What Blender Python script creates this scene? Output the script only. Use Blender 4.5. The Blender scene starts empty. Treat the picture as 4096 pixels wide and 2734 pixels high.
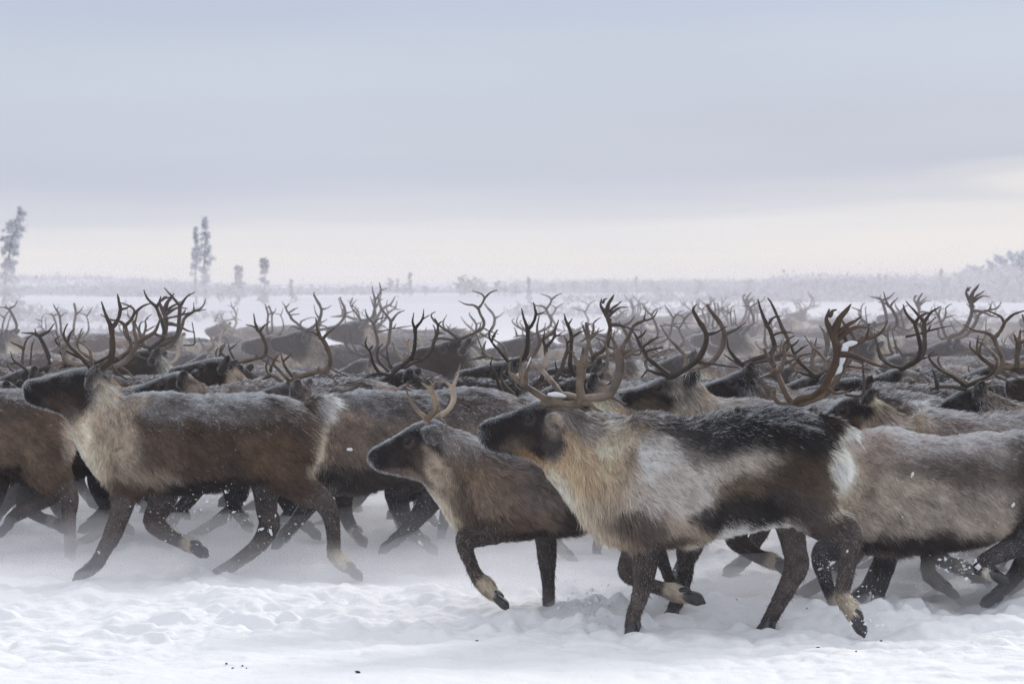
import bpy, math, random
import numpy as np
from mathutils import Vector
from mathutils.bvhtree import BVHTree
R = math.radians
rng = np.random.default_rng(11)
random.seed(5)
scene = bpy.context.scene

# ------------------------------------------------------------------ camera
F, HY, CX, CAMH = 11378.0, 1142.0, 2048.0, 1.68      # focal length and horizon in photo pixels (4096 wide)
cam_d = bpy.data.cameras.new('camera'); cam = bpy.data.objects.new('camera', cam_d)
scene.collection.objects.link(cam); scene.camera = cam
cam.location = (0, 0, CAMH); cam.rotation_euler = (R(90), 0, 0)
cam_d.lens = 100; cam_d.sensor_width = 36; cam_d.clip_end = 6000
cam_d.shift_y = -(1367.0 - HY) / 4096.0
cam_d.dof.use_dof = True; cam_d.dof.focus_distance = 14.9; cam_d.dof.aperture_fstop = 7.5

# ------------------------------------------------------------------ light
SUN_EL, SUN_AZ = 33.0, 35.0      # azimuth from +Y towards +X
world = bpy.data.worlds.new('World'); scene.world = world; world.use_nodes = True
nt = world.node_tree; nt.nodes.clear()
def N(t, **k):
    n = nt.nodes.new(t)
    for a, b in k.items(): setattr(n, a, b)
    return n
L = nt.links.new
out = N('ShaderNodeOutputWorld'); bg = N('ShaderNodeBackground'); bg.inputs['Strength'].default_value = 0.1
sky = N('ShaderNodeTexSky', sky_type='NISHITA'); sky.sun_disc = False
sky.sun_elevation = R(SUN_EL); sky.sun_rotation = R(SUN_AZ)
tc = N('ShaderNodeTexCoord'); sep = N('ShaderNodeSeparateXYZ'); L(tc.outputs['Generated'], sep.inputs[0])
mp = N('ShaderNodeMapping'); mp.inputs['Scale'].default_value = (4, 4, 52); L(tc.outputs['Generated'], mp.inputs[0])
no = N('ShaderNodeTexNoise'); no.inputs['Scale'].default_value = 1.3; no.inputs['Detail'].default_value = 5; no.inputs['Roughness'].default_value = 0.5
L(mp.outputs[0], no.inputs['Vector'])
mp2 = N('ShaderNodeMapping'); mp2.inputs['Scale'].default_value = (3, 3, 14); mp2.inputs['Location'].default_value = (3.1, 0, 0.4); L(tc.outputs['Generated'], mp2.inputs[0])
no2 = N('ShaderNodeTexNoise'); no2.inputs['Scale'].default_value = 1.6; no2.inputs['Detail'].default_value = 5
L(mp2.outputs[0], no2.inputs['Vector'])
def M(op, a, b, clamp=False):
    n = N('ShaderNodeMath', operation=op); n.use_clamp = clamp
    for i, v in enumerate((a, b)):
        if isinstance(v, (int, float)): n.inputs[i].default_value = v
        elif v is not None: L(v, n.inputs[i])
    return n.outputs[0]
# a break in the cloud, low on the right
dx_ = M('MULTIPLY', M('SUBTRACT', sep.outputs['X'], 0.190), 34.0); dz_ = M('MULTIPLY', M('SUBTRACT', sep.outputs['Z'], 0.0385), 190.0)
q_ = M('ADD', M('MULTIPLY', dx_, dx_), M('MULTIPLY', M('ADD', dz_, M('MULTIPLY', M('SUBTRACT', no.outputs['Fac'], .5), 7.0)), dz_))
CB_OUT = M('MULTIPLY', M('POWER', M('SUBTRACT', 1.0, M('MINIMUM', M('MULTIPLY', q_, .30), 1.0)), 1.5), -0.013)
# elevation warped by the cloud noise; the bright band widens towards the right (+X)
warp = M('MULTIPLY', M('SUBTRACT', no.outputs['Fac'], 0.5), 0.024)
tilt = M('MULTIPLY', M('MAXIMUM', M('SUBTRACT', sep.outputs['X'], 0.02), 0.0), -0.055)
el = M('ADD', M('ADD', sep.outputs['Z'], warp), M('ADD', tilt, CB_OUT))
rampin = M('MULTIPLY', M('POWER', M('MAXIMUM', el, 0.0001), 0.5), 1.0, True)
rp = N('ShaderNodeValToRGB'); L(rampin, rp.inputs[0])
rp.color_ramp.interpolation = 'EASE'
SKYC = [  # (elevation z, sRGB 0-255)
    (0.000, (236, 230, 223)), (0.009, (241, 236, 226)), (0.0155, (231, 229, 225)), (0.0245, (207, 210, 218)),
    (0.038, (188, 195, 212)), (0.052, (192, 199, 215)), (0.075, (194, 203, 219)), (0.105, (186, 197, 218)),
    (0.25, (205, 212, 226)), (0.6, (232, 236, 242)), (1.0, (245, 248, 252))]
def lin(c):
    return tuple(((v/255)/12.92 if v/255 <= 0.04045 else ((v/255+0.055)/1.055)**2.4) for v in c)
cr = rp.color_ramp
while len(cr.elements) > 1: cr.elements.remove(cr.elements[-1])
for i, (z, c) in enumerate(SKYC):
    e = cr.elements[0] if i == 0 else cr.elements.new(math.sqrt(z))
    e.position = math.sqrt(z); e.color = (*lin(c), 1)
var = M('MULTIPLY', M('SUBTRACT', no2.outputs['Fac'], 0.5), 0.22)
gain = M('MULTIPLY', M('ADD', var, 1.0), 10.0)
vm = N('ShaderNodeVectorMath', operation='SCALE'); L(rp.outputs[0], vm.inputs[0]); L(gain, vm.inputs['Scale'])
mx = N('ShaderNodeMix', data_type='RGBA'); mx.inputs['Factor'].default_value = 0.93
L(sky.outputs[0], mx.inputs[6]); L(vm.outputs[0], mx.inputs[7])
L(mx.outputs[2], bg.inputs['Color']); L(bg.outputs[0], out.inputs['Surface'])

sun_d = bpy.data.lights.new('sun', 'SUN'); sun = bpy.data.objects.new('sun', sun_d); scene.collection.objects.link(sun)
sun_d.energy = 1.8; sun_d.angle = R(14); sun_d.color = (1.0, 0.965, 0.92)
sv = Vector((math.cos(R(SUN_EL))*math.sin(R(SUN_AZ)), math.cos(R(SUN_EL))*math.cos(R(SUN_AZ)), math.sin(R(SUN_EL))))
sun.rotation_euler = sv.to_track_quat('Z', 'Y').to_euler()
vs = scene.view_settings
vs.view_transform = 'Standard'; vs.look = 'None'; vs.gamma = 1; vs.use_curve_mapping = False; vs.exposure = 0.0
cy = scene.cycles
cy.max_bounces = 6; cy.diffuse_bounces = 3; cy.volume_bounces = 1; cy.transmission_bounces = 3; cy.transparent_max_bounces = 12
cy.use_adaptive_sampling = False; cy.adaptive_threshold = 0.01; cy.use_denoising = True; cy.denoising_prefilter = 'NONE'; cy.denoising_input_passes = 'RGB_ALBEDO_NORMAL'

# ------------------------------------------------------------------ helpers
def tag(o, label=None, cat=None, group=None, kind=None):
    if label: o['label'] = label
    if cat: o['category'] = cat
    if group: o['group'] = group
    if kind: o['kind'] = kind
    return o
def link(name, data, parent=None, loc=None):
    o = bpy.data.objects.new(name, data); scene.collection.objects.link(o)
    if parent is not None: o.parent = parent
    if loc is not None: o.location = loc
    return o
def mesh_np(name, V, faces=None, tris=None, quads=None, col=None, mat=None, smooth=False):
    """mesh from arrays; faces list of lists, or tris/quads int arrays; col per-vertex rgb"""
    me = bpy.data.meshes.new(name)
    V = np.ascontiguousarray(V, dtype=np.float32)
    if faces is not None:
        me.from_pydata(V.tolist(), [], faces)
    else:
        me.vertices.add(len(V)); me.vertices.foreach_set('co', V.ravel())
        idx, starts, tot, p = [], [], [], 0
        for arr, k in ((tris, 3), (quads, 4)):
            if arr is None or len(arr) == 0: continue
            idx.append(np.asarray(arr, np.int32).ravel())
            starts.append(p + np.arange(len(arr), dtype=np.int32)*k); p += len(arr)*k
        idx = np.concatenate(idx); starts = np.concatenate(starts)
        me.loops.add(len(idx)); me.loops.foreach_set('vertex_index', idx)
        me.polygons.add(len(starts)); me.polygons.foreach_set('loop_start', starts)
        me.update(calc_edges=True)
    if col is not None:
        a = me.color_attributes.new('coat', 'FLOAT_COLOR', 'POINT')
        c4 = np.ones((len(V), 4), np.float32); c4[:, :3] = col
        a.data.foreach_set('color', c4.ravel())
    if smooth: me.polygons.foreach_set('use_smooth', np.ones(len(me.polygons), bool))
    if mat: me.materials.append(mat)
    return me
def _h(i, j, k, s):
    n = (i*374761393 + j*668265263 + k*2147483647 + s*1274126177) & 0xffffffff
    n = ((n ^ (n >> 13))*1274126177) & 0xffffffff
    n = ((n ^ (n >> 16))*2246822519) & 0xffffffff
    return ((n ^ (n >> 15)) & 0xffff)/65535.0
def noise3(p, s=0):
    p = np.asarray(p, np.float64); i = np.floor(p).astype(np.int64); f = p - i; f = f*f*(3-2*f)
    r = 0
    for a in (0, 1):
        for b in (0, 1):
            for c in (0, 1):
                w = (f[:, 0] if a else 1-f[:, 0])*(f[:, 1] if b else 1-f[:, 1])*(f[:, 2] if c else 1-f[:, 2])
                r = r + w*_h(i[:, 0]+a, i[:, 1]+b, i[:, 2]+c, s)
    return r*2-1
def fbm(p, o=4, s=0):
    r, a = 0, 0.5
    for k in range(o):
        r = r + a*noise3(p*(2.03**k) + 17.3*k, s+k); a *= 0.5
    return r
def sstep(a, b, x):
    t = np.clip((x-a)/(b-a), 0, 1); return t*t*(3-2*t)
def catmull(P, n):
    """P (k,m) -> resampled with n points per span"""
    P = np.asarray(P, float); k = len(P)
    if k == 2:
        t = np.linspace(0, 1, n+1)[:, None]; return P[0]*(1-t)+P[1]*t
    Q = np.vstack([2*P[0]-P[1], P, 2*P[-1]-P[-2]]); o = []
    for i in range(k-1):
        a, b, c, d = Q[i:i+4]
        for t in np.arange(n)/n:
            o.append(0.5*((2*b)+(-a+c)*t+(2*a-5*b+4*c-d)*t*t+(-a+3*b-3*c+d)*t**3))
    o.append(P[-1]); return np.array(o)
class Soup:
    def __init__(s): s.V, s.F, s.n = [], [], 0
    def add(s, V, F):
        s.V.append(np.asarray(V, float)); s.F += [[i+s.n for i in f] for f in F]; s.n += len(V)
    def rings(s, rings, cap=True):
        k = len(rings[0]); V = np.vstack(rings); F = []
        for i in range(len(rings)-1):
            for j in range(k):
                a, b = i*k+j, i*k+(j+1) % k; F.append([a, b, b+k, a+k])
        if cap:
            F.append(list(range(k))[::-1]); F.append([(len(rings)-1)*k+j for j in range(k)])
        s.add(V, F)
    def tube(s, P, r, seg=8, n=4, ry=None, round_ends=True):
        """P (k,3) centre line, r radii; ry lateral (y) radii"""
        P = np.asarray(P, float); r = np.asarray(r, float); ry = r if ry is None else np.asarray(ry, float)
        A = catmull(np.column_stack([P, r, ry]), n); C = A[:, :3]; rr = np.maximum(A[:, 3], 5e-4); r2 = np.maximum(A[:, 4], 5e-4)
        T = np.gradient(C, axis=0); T /= np.linalg.norm(T, axis=1)[:, None]+1e-9
        rings = []
        def ring(c, t, a, b):
            y = np.array([0, 1.0, 0]); 
            if abs(t[1]) > 0.93: y = np.array([1.0, 0, 0])
            u = np.cross(y, t); u /= np.linalg.norm(u); v = np.cross(t, u)
            th = np.linspace(0, 2*np.pi, seg, endpoint=False)[:, None]
            return c + u*np.cos(th)*a + v*np.sin(th)*b
        if round_ends:
            for q in (1.0, 0.6): 
                m = math.sqrt(max(0.02, 1-q*q)); rings.append(ring(C[0]-T[0]*rr[0]*q, T[0], rr[0]*m, r2[0]*m))
        for i in range(len(C)): rings.append(ring(C[i], T[i], rr[i], r2[i]))
        if round_ends:
            for q in (0.6, 1.0): 
                m = math.sqrt(max(0.02, 1-q*q)); rings.append(ring(C[-1]+T[-1]*rr[-1]*q, T[-1], rr[-1]*m, r2[-1]*m))
        s.rings(rings)
    def mesh(s, name, mat=None, smooth=True, col=None):
        return mesh_np(name, np.vstack(s.V), faces=s.F, mat=mat, smooth=smooth, col=col)

# ------------------------------------------------------------------ materials
def mat(name, base=(0.5, 0.5, 0.5), rough=0.7, spec=0.3, attr=None, noise=None, bump=None, transl=0.0):
    m = bpy.data.materials.new(name); m.use_nodes = True; t = m.node_tree; b = t.nodes['Principled BSDF']
    b.inputs['Roughness'].default_value = rough; b.inputs['Specular IOR Level'].default_value = spec
    b.inputs['Base Color'].default_value = (*base, 1)
    src = None
    if attr:
        a = t.nodes.new('ShaderNodeAttribute'); a.attribute_name = attr; src = a.outputs['Color']
        t.links.new(src, b.inputs['Base Color'])
    tcn = t.nodes.new('ShaderNodeTexCoord')
    if noise:
        sc, c2, lo, hi = noise
        n = t.nodes.new('ShaderNodeTexNoise'); n.inputs['Scale'].default_value = sc; n.inputs['Detail'].default_value = 6
        t.links.new(tcn.outputs['Object'], n.inputs['Vector'])
        rmp = t.nodes.new('ShaderNodeMapRange'); rmp.inputs['From Min'].default_value = lo; rmp.inputs['From Max'].default_value = hi
        t.links.new(n.outputs['Fac'], rmp.inputs['Value'])
        x = t.nodes.new('ShaderNodeMix'); x.data_type = 'RGBA'
        if src: t.links.new(src, x.inputs[6])
        else: x.inputs[6].default_value = (*base, 1)
        x.inputs[7].default_value = (*c2, 1); t.links.new(rmp.outputs[0], x.inputs['Factor']); t.links.new(x.outputs[2], b.inputs['Base Color'])
    if bump:
        sc, st, dist = bump
        n = t.nodes.new('ShaderNodeTexNoise'); n.inputs['Scale'].default_value = sc; n.inputs['Detail'].default_value = 6
        t.links.new(tcn.outputs['Object'], n.inputs['Vector'])
        bp = t.nodes.new('ShaderNodeBump'); bp.inputs['Strength'].default_value = st; bp.inputs['Distance'].default_value = dist
        t.links.new(n.outputs['Fac'], bp.inputs['Height']); t.links.new(bp.outputs[0], b.inputs['Normal'])
    if transl:
        tr = t.nodes.new('ShaderNodeBsdfTranslucent'); ms = t.nodes.new('ShaderNodeMixShader'); ms.inputs[0].default_value = transl
        if src: t.links.new(src, tr.inputs['Color'])
        else: tr.inputs['Color'].default_value = (*base, 1)
        t.links.new(b.outputs[0], ms.inputs[1]); t.links.new(tr.outputs[0], ms.inputs[2])
        t.links.new(ms.outputs[0], t.nodes['Material Output'].inputs['Surface'])
    return m
M_SNOW = mat('trodden snow', (0.90, 0.905, 0.93), 0.75, 0.15, attr='coat', bump=(30, 0.35, 0.02))
M_FUR = mat('reindeer fur', attr='coat', rough=0.75, spec=0.12, transl=0.18)
M_SKIN = mat('reindeer undercoat', attr='coat', rough=0.9, spec=0.05)
M_ANT = mat('antler bone', attr='coat', rough=0.6, spec=0.25, noise=(16, (0.05, 0.036, 0.028), 0.45, 0.75), bump=(60, 0.5, 0.005))
M_HOOF = mat('hoof horn', (0.035, 0.034, 0.038), 0.35, 0.5, noise=(30, (0.14, 0.13, 0.14), 0.5, 0.8), bump=(80, 0.3, 0.002))
M_EYE = mat('wet dark eye', (0.008, 0.006, 0.006), 0.22, 0.35)
M_CLOD = mat('snow clump', (0.88, 0.9, 0.94), 0.7, 0.2, bump=(70, 0.5, 0.01), transl=0.2)
M_DUNG = mat('dark dung', (0.045, 0.032, 0.025), 0.7, 0.3)
M_NEEDLE = mat('frosted needles', attr='coat', rough=0.8, spec=0.1, transl=0.35)
M_BARK = mat('frosted bark', (0.2, 0.19, 0.2), 0.9, 0.1, noise=(9, (0.6, 0.63, 0.68), 0.4, 0.6))

# ------------------------------------------------------------------ reindeer builder
DK = (.022, .019, .02); BR = (.100, .070, .053); MD = (.19, .14, .108); GR = (.22, .20, .20); TN = (.52, .43, .345)
OC = (.36, .235, .12); CR = (.66, .57, .46); WH = (.80, .77, .73); FROST = (.80, .83, .88); LEG = (.078, .060, .054); PALE = (.64, .54, .42)
def pts3(P, off, d, root):
    P = np.asarray(P, float); o = np.broadcast_to(off, (len(P),)); D = d+o
    return np.column_stack([(P[:, 0]-CX)/F*D, D, CAMH-(P[:, 1]-HY)/F*D]) - root
def grid_of(space, pts):
    ox, oy, k = space; return [(ox+x/k, oy+y/k) for x, y in pts]
C1 = (50, 1130, 2.0); C2 = (200, 1600, 2.0); C3 = (1400, 1450, 2.0); C4 = (1450, 1800, 2.0); C5 = (1900, 1500, 2.0)
C6 = (2500, 1500, 2.0); C7 = (2400, 1850, 2.0); C8 = (2921, 1650, 2.0)
Z1 = (0, 1150, 2.24); Z2 = (1024, 1150, 2.24); Z3 = (2048, 1150, 2.24); Z4 = (3072, 1150, 2.24)

def body_mesh(sp, root, voxel):
    d, k = sp['d'], F/sp['d']
    s = Soup()
    S = np.array(sp['sections'], float)              # topx topy botx boty halfwidth
    A = catmull(S, 4)
    T3 = pts3(A[:, :2], 0, d, root); B3 = pts3(A[:, 2:4], 0, d, root)
    th = np.linspace(0, 2*np.pi, 28, endpoint=False)
    rings = []
    for t, b, w in zip(T3, B3, A[:, 4]):
        c, u = (t+b)/2, (t-b)/2
        ct, st = np.cos(th)[:, None], np.sin(th)[:, None]
        ct2 = np.sign(ct)*np.abs(ct)**0.92; st2 = np.sign(st)*np.abs(st)**0.9
        narrow = 1-0.16*np.clip(ct, 0, 1)             # rib cage a little narrower along the spine
        rings.append(c+u*ct2+np.array([0, 1., 0])*st2*w*narrow)
    s.rings(rings)
    for lb in sp['limbs']:
        P = np.array(lb['p'], float); r = P[:, 2]/k
        off = np.array(lb['off'], float)
        if off.ndim == 0: off = np.full(len(P), float(off))
        off = off*np.linspace(1.02, 1.0, len(P))
        Q = pts3(P[:, :2], off, d, root)
        s.tube(Q, r, seg=14, n=4, ry=np.minimum(r*0.86, 0.122))
        lb['Q'], lb['R'] = Q, r
    for e in sp.get('ears', []):
        (bx, by, bo), (tx, ty, to), w = e[:3]
        b3 = pts3([(bx, by)], bo, d, root)[0]; t3 = pts3([(tx, ty)], to, d, root)[0]
        ax = t3-b3; ln = np.linalg.norm(ax); ax = ax/ln; w = w/k
        wd = np.cross(ax, np.array(e[3] if len(e) > 3 else (0, 1., 0.))); wd /= np.linalg.norm(wd); nd = np.cross(ax, wd)
        rr = []
        for t, q in ((-.15, .4), (.05, .62), (.25, .9), (.5, 1), (.7, .86), (.87, .55), (1, .16)):
            c = b3+ax*ln*t+nd*0.012*math.sin(t*3); a = np.linspace(0, 2*np.pi, 12, endpoint=False)[:, None]
            rr.append(c+wd*np.cos(a)*w*q*.5+nd*np.sin(a)*0.012-nd*(np.cos(a)**2)*0.012)
        s.rings(rr)
    me = s.mesh('tmp')
    o = bpy.data.objects.new('tmp', me); scene.collection.objects.link(o)
    m = o.modifiers.new('r', 'REMESH'); m.mode = 'VOXEL'; m.voxel_size = voxel; m.use_smooth_shade = True
    m2 = o.modifiers.new('s', 'SMOOTH'); m2.factor = 0.6; m2.iterations = 4 if voxel < 0.01 else 2
    dg = bpy.context.evaluated_depsgraph_get(); ev = o.evaluated_get(dg)
    body = bpy.data.meshes.new_from_object(ev, depsgraph=dg)
    bpy.data.objects.remove(o); bpy.data.meshes.remove(me)
    # folds and clumps of the winter coat
    nv = len(body.vertices); co = np.empty(nv*3, np.float32); body.vertices.foreach_get('co', co); co = co.reshape(-1, 3).astype(float)
    nr = np.empty(nv*3, np.float32); body.vertices.foreach_get('normal', nr); nr = nr.reshape(-1, 3).astype(float)
    am = .004+.012*sstep(.52, .66, co[:, 2])
    px = (co[:, 0]+root[0])/d*F+CX; am *= sstep(sp['headx']-30, sp['headx']+90, px)
    q = np.column_stack([co[:, 0]*.55+co[:, 2]*.8, co[:, 1], co[:, 0]*.8-co[:, 2]*.55])
    hgt = fbm(q*np.array([13, 9, 5]), 3, 70)+.5*fbm(q*np.array([40, 20, 12]), 2, 71)
    co += nr*(am*hgt)[:, None]; body.vertices.foreach_set('co', co.astype(np.float32).ravel()); body.update()
    return body

def coat(sp, P, Nn, root, seed=0):
    """colour, fur length and flow direction at local points P with normals Nn"""
    d, k = sp['d'], F/sp['d']; W = P+root
    px = W[:, 0]/d*F+CX; py = HY+(CAMH-W[:, 2])/d*F
    n1 = fbm(P*7, 4, seed); n2 = fbm(P*22+5, 3, seed+9)
    wx = px+n1*38+n2*14; wy = py+fbm(P*8+3, 3, seed+4)*38+n2*12
    col = np.tile(np.array(sp.get('base', BR), float), (len(P), 1))
    ln = np.full(len(P), sp.get('len', 0.042))
    for b in sp['coat']:
        x, y, rx, ry, rot, c = b[:6]; st = b[6] if len(b) > 6 else 1.0; soft = b[7] if len(b) > 7 else 0.6
        a = R(rot); dx, dy = wx-x, wy-y
        q = np.sqrt(((dx*math.cos(a)+dy*math.sin(a))/rx)**2+((-dx*math.sin(a)+dy*math.cos(a))/ry)**2)
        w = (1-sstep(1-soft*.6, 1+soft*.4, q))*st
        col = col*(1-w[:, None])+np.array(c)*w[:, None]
    for q_, e in enumerate(sp.get('ears', [])):
        if (sp.get('earcol') or (1, 1))[q_] is None: continue
        b3 = pts3([e[0][:2]], e[0][2], d, root)[0]; t3 = pts3([e[1][:2]], e[1][2], d, root)[0]; v = t3-b3; tt = np.clip(((P-b3)@v)/(v@v), .15, 1)
        de = np.linalg.norm(P-b3-tt[:, None]*v, axis=1); w = 1-sstep(.030, .046, de)
        rimw = sstep(.018, .030, de)*w
        col = col*(1-w[:, None])+np.array((.035, .029, .028))*w[:, None]; col = col*(1-.35*rimw[:, None])+np.array((.5, .48, .47))*.35*rimw[:, None]
    for x, y, r, l in sp.get('lens', []):
        q = np.hypot((px-x), (py-y))/r; w = 1-sstep(0.5, 1.1, q); ln = ln*(1-w)+l*w
    flow = np.tile(np.array([0.8, 0, -0.55]), (len(P), 1))
    if 'neckx' in sp:     # mane falls down and back
        w = (1-sstep(sp['neckx']-60, sp['neckx']+160, px))[:, None]
        flow = flow*(1-w)+np.array([0.45, 0, -0.9])*w
    hx = sp['headx']; w = (1-sstep(hx-40, hx+60, px))
    ln = ln*(1-w)+0.013*w
    # limbs
    lw = np.zeros(len(P))
    for lb in sp['limbs']:
        Q, r = lb['Q'], lb['R']; best = np.full(len(P), 9.); bt = np.zeros(len(P)); bd = np.zeros((len(P), 3))
        for i in range(len(Q)-1):
            v = Q[i+1]-Q[i]; L2 = v@v+1e-9; t = np.clip(((P-Q[i])@v)/L2, 0, 1)
            dist = np.linalg.norm(P-Q[i]-t[:, None]*v, axis=1)/(r[i]*(1-t)+r[i+1]*t+0.012)
            m = dist < best; best[m] = dist[m]; bt[m] = i+t[m]; bd[m] = v/np.sqrt(L2)
        on = (1-sstep(1.05, 1.5, best))
        w = on*sstep(lb.get('t0', 1.0)-0.6, lb.get('t0', 1.0)+0.5, bt)
        lc = np.array(lb.get('col', sp.get('leg', LEG)))
        lc2 = lc*(1+0.35*n1[:, None]+0.3*n2[:, None])
        col = col*(1-w[:, None])+lc2*w[:, None]
        ln = ln*(1-w)+0.014*w; flow = flow*(1-w[:, None])+bd*w[:, None]
        fw = on*sstep(len(Q)-lb.get('pale', 2.6), len(Q)-lb.get('pale', 2.6)+0.5, bt)*lb.get('palew', 1)
        back = sstep(-0.6, 0.5, (P[:, 0]-np.interp(bt, np.arange(len(Q)), Q[:, 0]))/0.03)
        fw = fw*(0.5+0.5*back); ln = ln*(1-fw)+.026*fw
        col = col*(1-fw[:, None])+np.array(PALE)*(1+0.3*n2[:, None])*fw[:, None]
        lw = np.maximum(lw, w)
    q = np.column_stack([P[:, 0]*.55+P[:, 2]*.8, P[:, 1], P[:, 0]*.8-P[:, 2]*.55])
    n3 = noise3(P*70, seed+33); n5 = fbm(q*np.array([75, 40, 13]), 2, seed+34)
    col = col*np.clip(1+0.40*n1+0.28*n2+.20*n3+.75*n5, .25, 2.2)[:, None]
    # paler lids round the eye
    e = pts3([sp['eye']], 0, d, root)[0]; de = np.hypot(P[:, 0]-e[0], P[:, 2]-e[2]); ring = sstep(.016, .024, de)*(1-sstep(.030, .045, de))
    col = col*(1+1.1*ring[:, None])
    up = sstep(0.25, 0.9, Nn[:, 2]+0.25*n1)
    top = 1-sstep(sp['frosty'][0], sp['frosty'][1], py+n1*60)
    fr = np.clip(sstep(.6, 1.05, Nn[:, 2]+.3*n1)*0.75+sp.get('speck', .44)*top*sstep(-.15, .45, n1*.8+0.8*n2+.5*noise3(P*55, 91))*(Nn[:, 2] > -.2), 0, 1)*(1-0.8*lw)*sp.get('frost', 1.0)
    head = 1-sstep(hx-60, hx+20, px)
    fr = fr*(1-head)+head*sstep(.5, .95, Nn[:, 2]+.2*n2)*0.9*sp.get('frost', 1.0)
    edge = (1-sstep(.3, .62, np.abs(Nn[:, 1])))
    fr = np.clip(fr+head*edge*.55*sp.get('frost', 1.0)+.07*lw, 0, 1); ln = ln*(1+.5*head*edge)
    # rime on the muzzle and chin whiskers
    nx = sp['sections'][0][0]
    rim = (1-sstep(nx, nx+40, px))*0.95*sp.get('frost', 1.0)
    fr = np.clip(fr+rim*sstep(0, .4, n2+.1), 0, 1)
    col = col*sp.get('gain', 1.0)
    return np.clip(col, 0.004, 0.95), ln, flow, fr, lw

def fur_mesh(sp, body, root, n_hair, width, seed):
    nv = len(body.vertices); co = np.empty(nv*3, np.float32); body.vertices.foreach_get('co', co); co = co.reshape(-1, 3).astype(float)
    nr = np.empty(nv*3, np.float32); body.vertices.foreach_get('normal', nr); nr = nr.reshape(-1, 3).astype(float)
    body.calc_loop_triangles(); nt_ = len(body.loop_triangles); tr = np.empty(nt_*3, np.int32); body.loop_triangles.foreach_get('vertices', tr); tr = tr.reshape(-1, 3)
    A, B, C = co[tr[:, 0]], co[tr[:, 1]], co[tr[:, 2]]
    ar = np.linalg.norm(np.cross(B-A, C-A), axis=1)
    yc = (A[:, 1]+B[:, 1]+C[:, 1])/3; ar = ar*np.where(yc < 0.03, 1.0, 0.55)*np.where((A[:, 2] < .55), 1.8, 1.0)*np.where((A[:, 0]+root[0])/sp['d']*F+CX < sp['headx'], 2.0, 1.0)
    g = np.random.default_rng(seed)
    ti = g.choice(nt_, n_hair, p=ar/ar.sum()); u = g.random(n_hair); v = g.random(n_hair); m = u+v > 1; u[m] = 1-u[m]; v[m] = 1-v[m]
    w = 1-u-v
    P = A[ti]*w[:, None]+B[ti]*u[:, None]+C[ti]*v[:, None]
    Nn = nr[tr[ti, 0]]*w[:, None]+nr[tr[ti, 1]]*u[:, None]+nr[tr[ti, 2]]*v[:, None]; Nn /= np.linalg.norm(Nn, axis=1)[:, None]+1e-9
    ex, ez = pts3([sp['eye']], 0, sp['d'], root)[0][[0, 2]]
    keep = np.hypot(P[:, 0]-ex, P[:, 2]-ez) > .024; P, Nn = P[keep], Nn[keep]; n_hair = len(P)
    col, ln, flow, fr, lw = coat(sp, P+g.normal(0, .013, P.shape), Nn, root, sp.get('seed', 0))
    # tufts: hairs near one another lean the same way
    f3 = np.column_stack([noise3(P*30+i*9, 40+i) for i in range(3)]); f4 = np.column_stack([noise3(P*75+i*9, 50+i) for i in range(3)])
    dr = flow+0.36*f3+0.34*f4+g.normal(0, .14, (n_hair, 3))
    dr -= Nn*np.sum(dr*Nn, axis=1)[:, None]; dr /= np.linalg.norm(dr, axis=1)[:, None]+1e-9
    lift = (0.26+0.30*np.abs(f3[:, 0])+0.16*g.random(n_hair)); lift = np.where(lw > .5, lift*.6, lift)
    dr = dr+Nn*lift[:, None]; dr /= np.linalg.norm(dr, axis=1)[:, None]
    ln = ln*(0.6+0.75*g.random(n_hair))*(1+0.35*f3[:, 1])
    wd = np.cross(Nn, dr); wd /= np.linalg.norm(wd, axis=1)[:, None]+1e-9
    a = g.normal(0, .55, n_hair); wd = wd*np.cos(a)[:, None]+np.cross(dr, wd)*np.sin(a)[:, None]
    wdt = width*(0.55+0.9*g.random(n_hair))*np.clip(ln/0.03, 0.55, 1.5)
    P0 = P-Nn*0.002
    tip = P+dr*ln[:, None]; tip[:, 2] -= ln*0.12
    V = np.empty((n_hair, 3, 3)); V[:, 0] = P0-wd*wdt[:, None]*.5; V[:, 1] = P0+wd*wdt[:, None]*.5; V[:, 2] = tip
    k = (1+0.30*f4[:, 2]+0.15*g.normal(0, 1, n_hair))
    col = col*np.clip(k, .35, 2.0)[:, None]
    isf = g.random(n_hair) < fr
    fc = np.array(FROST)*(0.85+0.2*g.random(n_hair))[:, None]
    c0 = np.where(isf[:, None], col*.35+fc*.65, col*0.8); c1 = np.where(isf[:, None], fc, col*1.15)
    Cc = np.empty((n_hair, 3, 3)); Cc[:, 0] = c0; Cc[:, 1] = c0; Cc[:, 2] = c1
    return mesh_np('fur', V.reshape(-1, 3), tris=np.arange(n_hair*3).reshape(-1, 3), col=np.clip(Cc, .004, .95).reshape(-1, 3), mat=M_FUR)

def paint_body(sp, body, root):
    nv = len(body.vertices); co = np.empty(nv*3, np.float32); body.vertices.foreach_get('co', co); co = co.reshape(-1, 3).astype(float)
    nr = np.empty(nv*3, np.float32); body.vertices.foreach_get('normal', nr); nr = nr.reshape(-1, 3).astype(float)
    col, ln, flow, fr, lw = coat(sp, co, nr, root, sp.get('seed', 0))
    col = col*(1-0.5*fr[:, None])+np.array(FROST)*0.5*fr[:, None]
    for x in list(body.color_attributes): body.color_attributes.remove(x)
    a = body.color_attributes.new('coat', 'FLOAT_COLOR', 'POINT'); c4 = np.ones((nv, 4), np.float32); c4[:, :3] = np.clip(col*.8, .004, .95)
    a.data.foreach_set('color', c4.ravel())
    body.materials.clear(); body.materials.append(M_SKIN)

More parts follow.
